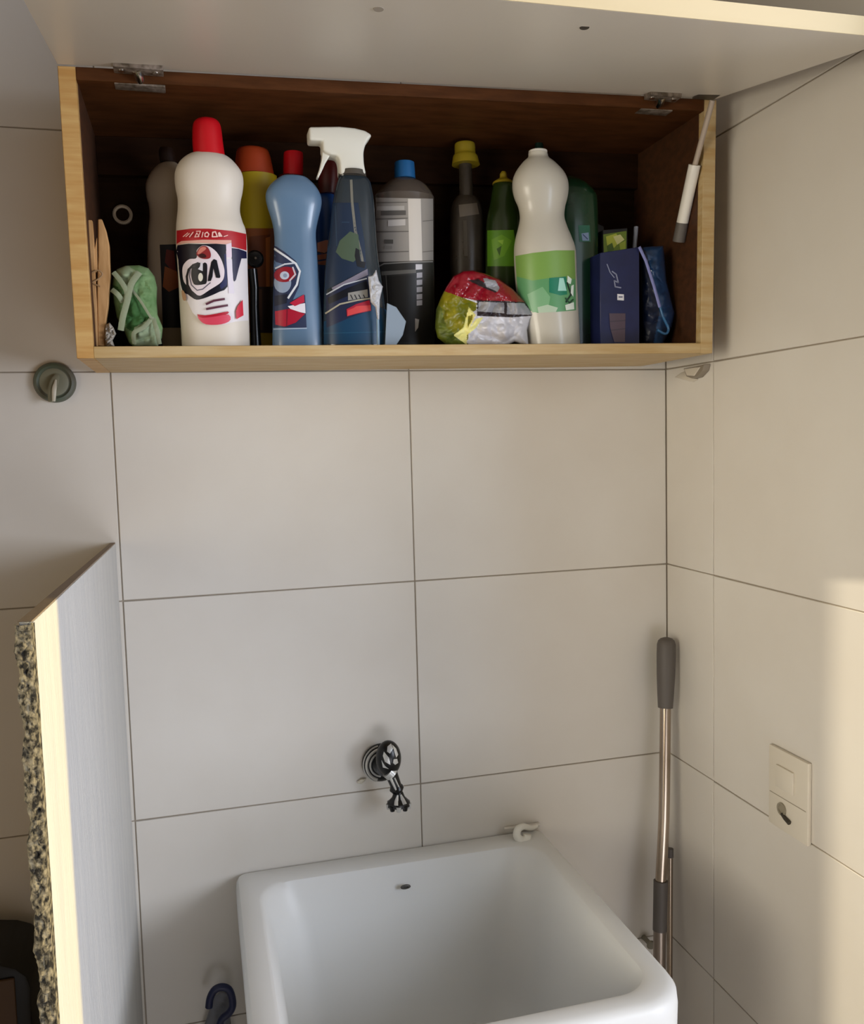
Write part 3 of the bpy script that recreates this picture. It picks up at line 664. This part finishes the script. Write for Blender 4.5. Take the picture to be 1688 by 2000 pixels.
A = thing('grey_stick', 'short grey stick poking up behind the navy carton', 'stick', (x0[0], -.110, zfloor(x0[0])))
tube('stick', [(x0[0], -.110, zfloor(x0[0])+.0004), (U(1243, 470, 1, -.11)[0], -.110, U(1242, 443, 1, -.11)[2])], .0032, mat('stick_grey', '7b7f8b', .5), A, seg=12)
# blue folded packet
out = [(1252, 484), (1262, 482), (1296, 480), (1300, 520), (1302, 548), (1310, 580), (1318, 612), (1312, 640), (1304, 655), (1294, 676), (1254, 676)]
x0 = U(1280, 600, 1, -.14)
A = thing('blue_packet', 'dark blue folded packet leaning beside the navy carton', 'packet', (x0[0], -.14, zfloor(x0[0])))
pillow('body', out, -.140, .016, [mat('blue_film', '1f3e66', .3, coat=.3), mat('blue_film_dark', '101b33', .4)], [(1, [(1252, 480), (1262, 490), (1290, 600), (1275, 680), (1252, 680)])], A, step=4, crease=.003, cs=45, seed=5)
tube('folded_edge', [U(1249, 482, 1, -.172), U(1262, 510, 1, -.170), U(1278, 560, 1, -.168), U(1289, 600, 1, -.167)], .0022, mat('lilac_edge', '7d82b8', .35), A, seg=10, flat=.6, label='lilac folded edge')
tube('loop', spline([U(1289, 598, 1, -.166), U(1296, 620, 1, -.167), U(1306, 642, 1, -.167), U(1300, 652, 1, -.168), U(1284, 644, 1, -.168)], 5), .0018, mat('loop_blue', '2c5f8c', .3, coat=.3), A, seg=10)
out = [(1290, 550), (1300, 556), (1318, 575), (1322, 590), (1316, 605), (1322, 618), (1312, 645), (1300, 640), (1292, 600)]
x0 = U(1306, 600, 1, -.10)
A = thing('crumpled_film', 'crumpled grey plastic film tucked behind the blue packet by the right panel', 'plastic film', (x0[0], -.10, zfloor(x0[0])))
pillow('film', out+[], -.105, .012, [mat('grey_film', '6b6a62', .25, coat=.4)], [], A, step=3.5, crease=.004, cs=90, seed=8)
out = [(1288, 484), (1298, 486), (1306, 520), (1318, 560), (1330, 610), (1326, 676), (1290, 676)]
A2 = thing('olive_bag', 'dim olive bag slumped against the right inner panel', 'bag', (U(1305, 600, 1, -.07)[0], -.07, zfloor(.6)))
pillow('body', out, -.065, .02, [mat('olive_cloth', '33301c', .8)], [], A2, step=5, crease=.004, cs=40, seed=3)

# P: clothes peg, foil scrap and green bundle at the left
PEG = mat('peg_wood', 'c59a66', .6, hex2='a97e4c', scale=40, stretch=(3, 3, .6), bump=.2, bscale=80)
x0 = U(195, 672, 1, -.165)
A = thing('clothes_peg', 'large pale wooden clothes peg standing upright at the left end of the cabinet', 'clothes peg', (x0[0], -.165, zfloor(x0[0])))
extrude_px('prong', [(173, 431), (181, 432), (185, 480), (187, 540), (190, 600), (192, 677), (188, 677), (184, 600), (178, 545)], -.170, .005, PEG, A, bv=.0006, seg=1)
extrude_px('prong', [(192, 430), (200, 430), (208, 452), (214, 480), (216, 540), (212, 600), (206, 640), (206, 677), (192, 677), (191, 560), (193, 500)], -.166, .006, PEG, A, bv=.001, seg=1)
extrude_px('wedge', [(190, 465), (191, 530), (184, 535), (178, 520)], -.168, .004, PEG, A, bv=.0005, seg=1)
tube('spring', spline([U(180, 532, 1, -.176), U(192, 528, 1, -.177), U(200, 536, 1, -.176), U(190, 546, 1, -.176), U(181, 552, 1, -.1755), U(196, 560, 1, -.176)], 4), .0009, mat('peg_spring', '9a7a54', .5), A, seg=8)
x0 = U(215, 650, 1, -.172)
A = thing('foil_scrap', 'small crumpled white foil scrap on the shelf between peg and green bundle', 'foil scrap', (x0[0], -.172, zfloor(x0[0])))
pillow('scrap', [(206, 635), (214, 630), (222, 640), (227, 652), (220, 665), (224, 677), (208, 677), (204, 660)], -.172, .006, [mat('foil_white', 'b9b2a6', .35)], [], A, step=2.2, crease=.004, cs=220, seed=1, rmax=8)
out = [(222, 540), (228, 526), (245, 519), (272, 518), (290, 524), (302, 540), (307, 562), (306, 590), (308, 615), (318, 640), (316, 660), (308, 677), (262, 677), (252, 670), (240, 640), (228, 620), (222, 590), (218, 560)]
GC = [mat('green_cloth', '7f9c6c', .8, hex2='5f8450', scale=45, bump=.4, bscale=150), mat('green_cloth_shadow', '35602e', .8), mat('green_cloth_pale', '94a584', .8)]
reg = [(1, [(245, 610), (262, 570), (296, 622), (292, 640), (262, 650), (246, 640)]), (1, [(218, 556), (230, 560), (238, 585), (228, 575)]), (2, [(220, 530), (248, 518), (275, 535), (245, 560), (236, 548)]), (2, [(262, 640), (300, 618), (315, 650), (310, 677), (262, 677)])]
x0 = U(265, 640, 1, -.16)
A = thing('cloth_bundle', 'rolled green cleaning cloth tied with pale straps, between peg and white bottles', 'cloth', (x0[0], -.16, zfloor(x0[0])))
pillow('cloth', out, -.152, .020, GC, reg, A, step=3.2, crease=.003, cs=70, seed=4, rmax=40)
SM = mat('strap_sage', '8b9478', .8, bump=.4, bscale=200)
class PS:
    pass
def strap(pts, w, y=-.177):
    tube('strap', spline([U(a, b, 1, y if i not in (0, len(pts)-1) else y+.005) for i, (a, b) in enumerate(pts)], 5), w, SM, A, seg=10, flat=.35)
strap([(222, 532), (238, 552), (248, 572), (244, 590)], .0030)
strap([(272, 532), (256, 556), (248, 590), (240, 620), (236, 645)], .0036)
strap([(219, 566), (230, 575), (240, 590)], .0030)
strap([(258, 566), (276, 590), (292, 616), (300, 625)], .0016)
strap([(298, 620), (280, 640), (262, 650), (262, 672)], .0026)
strap([(300, 622), (306, 645), (312, 672)], .0026)
x0 = U(240, 670, 1, -.12)
A = thing('dark_rag', 'black rag stuffed on the shelf under and behind the green cloth bundle', 'rag', (x0[0], -.12, zfloor(x0[0])))
pillow('rag', [(212, 640), (235, 628), (250, 640), (300, 640), (315, 640), (318, 677), (210, 677)], -.118, .012, [mat('black_rag', '11100f', .9)], [], A, step=5, crease=.003, cs=60, seed=9)

# ------------------------------------------------------------------ sink
SK = thing('laundry_sink', 'white ceramic laundry sink fixed to the tiled wall', 'sink', (.26, -.22, -1.0))
def rr_loop(x0, x1, y0, y1, z, r, n=10):
    """r = (back-left, back-right, front-right, front-left)"""
    P = []
    for (cx, cy, a0), rad in zip(((x0, y1, 180), (x1, y1, 90), (x1, y0, 0), (x0, y0, -90)), r):
        sx = 1 if cx == x0 else -1; sy = -1 if cy == y1 else 1
        ox, oy = cx+sx*rad, cy+sy*rad
        for k in range(n+1):
            a = math.radians(a0-90*k/n); P.append((ox+rad*math.cos(a), oy+rad*math.sin(a), z))
    return P
ST = -.612
X0, X1, Y0, Y1 = .0265, .500, -.447, -.0008
L = []
def push(dx0, dx1, dy0, dy1, z, r): L.append(rr_loop(X0+dx0, X1-dx1, Y0+dy0, Y1-dy1, z, r, 12))
push(.10, .10, .12, .0, ST-.36, (.04, .04, .06, .06))
push(.02, .022, .03, .0, ST-.30, (.02, .02, .05, .05))
push(.004, .006, .008, .0, ST-.09, (.012, .012, .05, .045))
push(.004, .006, .008, .0, ST-.062, (.012, .012, .05, .045))
push(.0005, .001, .001, .0, ST-.056, (.014, .014, .055, .05))
push(0, 0, 0, 0, ST-.020, (.014, .014, .056, .05))
push(.001, .001, .001, .001, ST-.008, (.014, .014, .056, .05))
push(.004, .005, .006, .002, ST-.002, (.014, .014, .054, .048))
push(.010, .011, .013, .006, ST, (.016, .016, .05, .044))
IB = (.048, .048, .045, .045)
push(.028, .026, .028, .038, ST-.0005, IB)
push(.032, .030, .033, .043, ST-.0025, IB)
push(.036, .034, .037, .047, ST-.011, (.05, .05, .045, .045))
push(.046, .044, .050, .060, ST-.05, (.055, .055, .05, .05))
push(.062, .062, .075, .072, ST-.20, (.06, .06, .06, .06))
push(.085, .085, .10, .09, ST-.235, (.06, .06, .06, .06))
push(.13, .13, .14, .13, ST-.245, (.05, .05, .05, .05))
V = [p for l in L for p in l]; n = len(L[0]); Fc = []
for j in range(len(L)-1):
    for i in range(n): Fc.append((j*n+i, j*n+(i+1) % n, (j+1)*n+(i+1) % n, (j+1)*n+i))
Fc.append(tuple(range(n))); Fc.append(tuple((len(L)-1)*n+i for i in range(n)))
mesh('basin', V, Fc, CERA, SK)
oh = U(790, 1698, 1, Y1-.0575)
lathe_y('overflow_hole', (oh[0], Y1-.0605, ST-.028), [(.0055, 0), (.0065, -.001), (.0065, -.0028), (.0035, -.0034), (.0035, -.0015)], mat('overflow_dark', '55534f', .4), SK, seg=20)
for v_ in SK.children[-1].data.vertices: v_.co.z = (v_.co.z-(ST-.028+1.0))*.5+(ST-.028+1.0); v_.co.x = (v_.co.x-(oh[0]-.26))*1.15+(oh[0]-.26)
tube('drain', [(.26, -.24, ST-.2449), (.26, -.24, ST-.2425)], .022, CHROME, SK, seg=24)
hexobj('pedestal', [(.17, -.24, ZFL), (.35, -.24, ZFL), (.35, -.02, ZFL), (.17, -.02, ZFL), (.18, -.26, ST-.355), (.34, -.26, ST-.355), (.34, -.02, ST-.355), (.18, -.02, ST-.355)], CERA, SK, bv=.01)
#sl = box('sealant', .03, .50, -.0035, -.0003, ST+.0005, ST+.005, mat('sealant', 'd8d6cf', .5), SK, bv=.001)

# white peg-like tap on the sink corner
tc = U(1021, 1628, 1, -.03)
TP = thing('plastic_hook', 'small white plastic hook on the wall at the back right corner of the sink', 'hook', (tc[0], -.002, tc[2]))
pts = [U(1048, 1613, 1, -.006), U(1036, 1617, 1, -.014), U(1022, 1614, 1, -.026), U(1012, 1620, 1, -.030), U(1010, 1632, 1, -.031), U(1018, 1641, 1, -.031), U(1028, 1638, 1, -.030), U(1030, 1629, 1, -.029)]
tube('hook', spline(pts, 5), [.0035+.0028*min(1, i/20) for i in range(36)], mat('hook_white', 'e6e4da', .4), TP, seg=14)
b0 = U(985, 1618, 1, -.003); b1 = U(1053, 1610, 1, -.003)
tube('mounting_strip', [b0, b1], [.0022, .0032], WHITEP, TP, seg=10)

# ------------------------------------------------------------------ faucet
fc = U(748, 1488, 1, 0)
FT = thing('wall_faucet', 'ornate black and chrome wall tap above the sink', 'faucet', (fc[0], 0, fc[2]))
GB = mat('faucet_black', '0b0b0b', .3); FCH = mat('faucet_chrome', 'c4c4c0', .3, metal=.35)
ec = U(745, 1490, 1, -.006)
lathe_y('escutcheon', (ec[0], 0, ec[2]), [(.028, -.0004), (.029, -.004), (.027, -.009), (.022, -.012), (.016, -.013), (.0135, -.018), (.012, -.03)], GB, FT, seg=36, label='black round wall plate')
for a0, r_, w in ((100, .0235, .0022), (100, .0275, .0012), (110, .018, .0016)):
    pts = [(ec[0]+r_*math.cos(math.radians(a)), -.0125 if r_ < .026 else -.0085, ec[2]+r_*math.sin(math.radians(a))) for a in np.linspace(a0, a0+150, 18)]
    tube('glint_line', pts, w, FCH, FT, seg=8)  # bright arcs: chrome reflections built as thin shapes
kc = U(759, 1481, 1, -.042)
def ellipsoid_y(name, c, rx, ry, rz, mt, parent, seg=28, rings=14):
    V = []; Fc = []
    for j in range(rings+1):
        th = math.pi*j/rings
        for i in range(seg):
            a = 2*math.pi*i/seg; V.append((c[0]+rx*math.sin(th)*math.cos(a), c[1]-ry*math.cos(th), c[2]+rz*math.sin(th)*math.sin(a)))
    for j in range(rings):
        for i in range(seg): Fc.append((j*seg+i, j*seg+(i+1) % seg, (j+1)*seg+(i+1) % seg, (j+1)*seg+i))
    o = mesh(name, V, Fc, mt, parent)
    bm = bmesh.new(); bm.from_mesh(o.data); bmesh.ops.remove_doubles(bm, verts=bm.verts, dist=1e-6); bm.to_mesh(o.data); bm.free(); return o
kb = ellipsoid_y('knob', kc, .0185, .016, .0265, GB, FT)
class Ell:
    def __init__(s, c, rx, ry, rz): s.c = c; s.r = (rx, ry, rz)
    def hit(s, px, py, eps):
        y = s.c[1]
        for _ in range(6):
            X = U(px, py, 1, y); q = ((X[0]-s.c[0])/(s.r[0]+eps))**2+((X[2]-s.c[2])/(s.r[2]+eps))**2
            y = s.c[1]-(s.r[1]+eps)*math.sqrt(max(.002, 1-q))
        return U(px, py, 1, y)
ES = Ell(kc, .0185, .016, .0265)
def inlay(poly, dz=.0):  # bright patches draw the chrome's reflections as shapes
    """chrome reflection drawn as a raised facet on the black knob"""
    o = decal('glint_patch', ES, [('d0d0cc', poly)], kb, step=3, e0=.0008); o.data.materials.clear(); o.data.materials.append(FCH); return o
inlay([(757, 1458), (764, 1452), (768, 1462), (762, 1472), (756, 1468)])
inlay([(766, 1454), (774, 1462), (778, 1474), (774, 1480), (770, 1466)])
inlay([(750, 1468), (760, 1480), (763, 1494), (752, 1488), (748, 1476)])
inlay([(769, 1483), (776, 1482), (778, 1490), (772, 1494), (768, 1490)])
inlay([(745, 1484), (752, 1496), (760, 1502), (748, 1499)])
tube('collar', [U(758, 1505, 1, -.046), U(766, 1512, 1, -.046)], [.0105, .0105], FCH, FT, seg=20)
n0 = U(764, 1510, 1, -.046); n1 = U(775, 1538, 1, -.047); n2 = U(778, 1546, 1, -.047); n3 = U(779, 1573, 1, -.048)
tube('neck', [n0, n1], [.0092, .0078], GB, FT, seg=20)
off = Vector((-.003, -.0085, .0))
tube('glint_line', [Vector(n0)+off+Vector((0, 0, -.003)), Vector(n1)+off*.95], [.0022, .0015], FCH, FT, seg=8)
tube('glint_line', [Vector(n0)+Vector((.003, -.0085, -.004)), Vector(n1)+Vector((.003, -.0072, 0))], [.0012, .001], FCH, FT, seg=8)
tube('ring', [Vector(n1)+Vector((0, 0, .003)), Vector(n1)-Vector((0, 0, .002)), Vector(n2)], [.009, .0105, .008], GB, FT, seg=20)
tube('spout_bell', [n2, Vector(n2)*.6+Vector(n3)*.4, Vector(n2)*.25+Vector(n3)*.75, n3], [.0065, .0095, .0165, .0170], GB, FT, seg=28)
for dx, w in ((-.0052, .003), (.0042, .003)):
    tube('glint_patch', [Vector(n2)+Vector((dx*.5, -.0075, -.002)), Vector(n2)*.55+Vector(n3)*.45+Vector((dx, -.0105, 0)), Vector(n2)*.32+Vector(n3)*.68+Vector((dx*1.3, -.0150, 0))], [.0012, .003, .0036], FCH, FT, seg=10, flat=.35)  # bright reflections on the bell, built as flat strips
for k in range(9):
    a = 2*math.pi*k/9+.3
    tube('lobe', [Vector(n3)+Vector((.0145*math.cos(a), .0145*math.sin(a), .004)), Vector(n3)+Vector((.0140*math.cos(a), .0140*math.sin(a), -.0035))], [.0042, .0034], GB if k % 2 else FCH, FT, seg=10)
pc = U(706, 1527, 1, 0)
WC = thing('plaster_chip', 'tiny white broken plaster chip on the tile left of the tap', 'plaster chip', (pc[0], 0, pc[2]))
pillow('chip', [(697, 1526), (706, 1521), (716, 1520), (712, 1526), (706, 1531), (699, 1530)], -.0015, .004, [mat('chip_white', 'd9d2c0', .7)], [], WC, step=2, crease=.001, cs=200, back=.3, floor=False)

# ------------------------------------------------------------------ poles in the corner
MP = thing('mop_pole', 'metal mop pole with dark grey grip leaning in the wall corner', 'mop', (.66, -.12, ZFL))
y0, y1 = -.036, -.085
def onpole(px, py):
    t_ = (py-1243)/(1900-1243); return U(px, py, 1, y0+(y1-y0)*t_)
a = onpole(1302, 1252); b = onpole(1300, 1382); c = onpole(1291, 1720); d = onpole(1289, 1900)
dirn = Vector(d-c).normalized(); e = Vector(d)+dirn*((ZFL+.12-d[2])/dirn.z)
R0 = .0138
gp = [Vector(a)+(Vector(b)-Vector(a))*q for q in (-.055, -.04, -.01, .05, .2, .5, .8, 1)]
tube('grip', gp, [.004, .009, .0125, .0145, .0148, .0142, .0128, .0115], GREYP, MP, seg=24, label='dark grey rounded grip')
tube('upper_pole', spline([b, onpole(1299, 1480), onpole(1297, 1600), c], 4), .0086, mat('pole_steel', 'b8a898', .25, metal=.9, hex2='978878', scale=6), MP, seg=20)
cc = onpole(1289, 1817)
tube('lower_grip', [c, cc], [.0112, .0108], GREYP, MP, seg=20, label='grey plastic sleeve')
tube('lower_pole', [cc, e], .0098, mat('pole_dull', '8c8076', .3, metal=.8), MP, seg=20)
hexobj('mop_head', [(e.x-.09, e.y-.04, ZFL+.001), (e.x+.03, e.y-.04, ZFL+.001), (e.x+.03, e.y+.04, ZFL+.001), (e.x-.09, e.y+.04, ZFL+.001), (e.x-.04, e.y-.02, ZFL+.13), (e.x+.02, e.y-.02, ZFL+.13), (e.x+.02, e.y+.02, ZFL+.13), (e.x-.04, e.y+.02, ZFL+.13)], mat('mop_cloth', 'b5b0a6', .9), MP, bv=.01)
SP = thing('thin_pole', 'thin shiny metal pole standing right of the mop pole in the corner', 'pole', (.70, -.03, ZFL))
s0 = U(1309, 1662, 1, -.030); s1 = U(1308, 1900, 1, -.040); dn = Vector(s1-s0).normalized(); s2 = Vector(s1)+dn*((ZFL+.001-s1[2])/dn.z)
tube('pole', [s0, s1, s2], .0048, MATS['pole_steel'], SP, seg=14)
tube('cap', [Vector(s0)-dn*.004, Vector(s0)+dn*.01], .0054, GREYP, SP, seg=14)
v = U(1262, 1835, 1, -.008)
SV = thing('pipe_valve', 'tiny grey pipe valve on the wall between sink rim and mop pole', 'valve', (v[0], 0, v[2]))
tube('stem', [(v[0], -.0003, v[2]), (v[0], -.022, v[2])], .004, mat('valve_grey', '8e8a7c', .4, metal=.6), SV, seg=12)
lathe_y('wheel', (v[0], -.022, v[2]), [(.006, 0), (.0075, -.002), (.006, -.005)], MATS['valve_grey'], SV, seg=18)

# ------------------------------------------------------------------ switch plate on the right wall
SW = thing('switch_plate', 'white switch and socket plate on the right-hand tiled wall', 'switch plate', (XC, -.308, -.466))
PLM = mat('switch_white', 'd6cebe', .4)
y_0, y_1, z_0, z_1 = -.3475, -.2700, -.5190, -.4120
box('plate', XC-.0065, XC-.0002, y_0, y_1, z_0, z_1, PLM, SW, bv=.0015)
box('rocker', XC-.0095, XC-.0060, -.3225, -.2880, -.4625, -.4330, PLM, SW, bv=.0010)
box('plate_seam', XC-.0068, XC-.0060, y_0+.003, y_1-.003, -.4755, -.4745, mat('seam', '9a917f', .6), SW)
V, Fc = [], []
c_ = (XC-.0065, -.2985, -.490)
V = []; Fc = []
for r_, dx in ((.0085, 0), (.0085, .002), (.0060, .002), (.0055, .0002), (.003, .0002)):
    for i in range(24):
        a_ = 2*math.pi*i/24; V.append((c_[0]-dx, c_[1]+r_*math.cos(a_), c_[2]+r_*math.sin(a_)))
for j in range(4):
    for i in range(24): Fc.append((j*24+i, j*24+(i+1) % 24, (j+1)*24+(i+1) % 24, (j+1)*24+i))
Fc.append(tuple(4*24+i for i in range(24)))
mesh('socket_ring', V, Fc, mat('socket_grey', '8f8775', .4), SW)
tube('socket_lever', [(XC-.0085, -.3000, -.4955), (XC-.0090, -.308, -.4985), (XC-.0090, -.3165, -.5010)], [.0018, .0026, .0030], mat('lever_dark', '39342b', .5), SW, seg=10)

# translucent clip under the cabinet corner on the right wall
cl = U(1360, 725, 0, XC)
CLP = thing('adhesive_clip', 'chipped whitish plastic clip on the right wall just under the cabinet corner', 'clip', (XC, cl[1], cl[2]))
def wall_poly(name, poly, th, mt, parent, inset=1.0):
    P0 = [U(a, b, 0, XC) for a, b in poly]; n = len(P0); cy = sum(p[1] for p in P0)/n; cz = sum(p[2] for p in P0)/n
    V = [(XC-.0002, p[1], p[2]) for p in P0]+[(XC-th, cy+(p[1]-cy)*inset, cz+(p[2]-cz)*inset) for p in P0]
    Fc = [tuple(range(n)), tuple(range(2*n-1, n-1, -1))]+[(i, (i+1) % n, n+(i+1) % n, n+i) for i in range(n)]
    return bevel(mesh(name, V, Fc, mt, parent), .0006, 1)
CLM = mat('clip_plastic', 'c9c0b0', .3, coat=.3); CLD = mat('clip_edge', '857b6c', .4)
wall_poly('tongue', [(1320, 737), (1336, 726), (1346, 722), (1352, 734), (1366, 741), (1356, 747), (1338, 742)], .006, CLM, CLP, .8)
wall_poly('rim', [(1345, 719), (1366, 716), (1389, 711), (1386, 724), (1374, 737), (1362, 740), (1351, 736)], .010, CLD, CLP, .92)
wall_poly('cup', [(1348, 720), (1370, 717), (1382, 716), (1369, 735), (1354, 734)], .0115, CLM, CLP, .92)

# ------------------------------------------------------------------ suction hook on the left
hc = U(107, 747, 1, -.004)
SH = thing('suction_hook', 'round grey-green suction hook on the wall left of the cabinet', 'hook', (hc[0], 0, hc[2]))
HG = mat('suction_green', '4f5a49', .45, hex2='5a564b', scale=40); HG2 = mat('suction_pale', '7b7a66', .45)
lathe_y('suction_cup', (hc[0], 0, hc[2]), [(.0262, -.0005), (.0262, -.005), (.0245, -.0095), (.0215, -.0105), (.0190, -.0085)], HG, SH, seg=44, label='dark grey-green rubber ring')
lathe_y('centre_disc', (hc[0]-.0002, 0, hc[2]), [(.0192, -.0080), (.0160, -.0092), (.010, -.0098), (.002, -.0100)], HG2, SH, seg=36)
hp = [U(112, 732, 1, -.012), U(106, 745, 1, -.018), U(101, 765, 1, -.022), U(99, 785, 1, -.020)]
tube('hook', spline(hp, 4), [.003+.0024*math.sin(math.pi*min(1, i/12)**.8) for i in range(13)], HG2, SH, seg=12, flat=.6)
hp2 = [U(109, 742, 1, -.022), U(106, 760, 1, -.027), U(105, 784, 1, -.026)]
tube('hook_highlight', spline(hp2, 4), [.0012, .0016, .002, .0026, .0028, .0028, .0026, .0024, .002], mat('hook_highlight_pale', 'b9b3a2', .4), SH, seg=10, flat=.6, label='pale highlight drawn along the hook')  # pale strip: highlight on the hook put into shape and colour

# ------------------------------------------------------------------ navy cane handle beside the sink, grey bag behind
UH = thing('umbrella', 'navy blue hooked handle standing against the wall left of the sink', 'umbrella', (.0, -.05, ZFL))
yh = -.045
hp = [U(408, 1967, 1, yh), U(411, 1948, 1, yh), U(420, 1933, 1, yh), U(434, 1928, 1, yh), U(447, 1933, 1, yh), U(453, 1948, 1, yh), U(454, 1966, 1, yh), U(446, 1980, 1, yh), U(434, 1990, 1, yh), U(428, 2004, 1, yh)]
P_ = spline(hp, 5); last = Vector(P_[-1])
mn = mat('navy_handle', '1b2142', .35)
tube('handle', P_, .0052, mn, UH, seg=16)
tube('shaft', [last, Vector((last.x, last.y, ZFL+.001))], [.0052, .0045], mn, UH, seg=14)
gx = U(436, 1975, 1, -.02)
GBG = thing('grey_bag', 'small grey plastic bag hanging on the wall behind the navy handle', 'bag', (gx[0], -.005, gx[2]))
pillow('bag', [(418, 1945), (432, 1936), (448, 1940), (452, 1960), (450, 1990), (455, 2030), (400, 2040), (398, 2005), (405, 1985)], -.016, .010, [mat('grey_film_bag', '6f7076', .5)], [], GBG, step=5, crease=.002, cs=50, floor=False)
# black appliance at the bottom left
ya = -.13
P0 = [U(a, b, 1, ya) for a, b in ((-120, 1886), (0, 1886), (30, 1893), (52, 1908), (60, 1930), (60, 1968))]
AP = thing('black_bin', 'black round-shouldered bin with brown front panel in the shade left of the partition', 'bin', (P0[0][0]+.05, ya+.05, ZFL))
o8 = [(p[0], p[2]) for p in P0]+[(P0[-1][0], ZFL+.001), (P0[0][0], ZFL+.001)]
V = [(x, ya, z) for x, z in o8]+[(x, ya+.11, z) for x, z in o8]; n = len(o8)
bevel(mesh('body', V, [tuple(range(n)), tuple(range(2*n-1, n-1, -1))]+[(i, (i+1) % n, n+(i+1) % n, n+i) for i in range(n)], mat('bin_black', '0c0a09', .5), AP), .004, 2)
a = U(-120, 1932, 1, ya); b = U(31, 1932, 1, ya)
box('front_panel', a[0]+.01, b[0], ya-.006, ya-.0005, -1.2, a[2], mat('bin_brown', '4a3420', .6), AP, bv=.002, label='brown front panel')
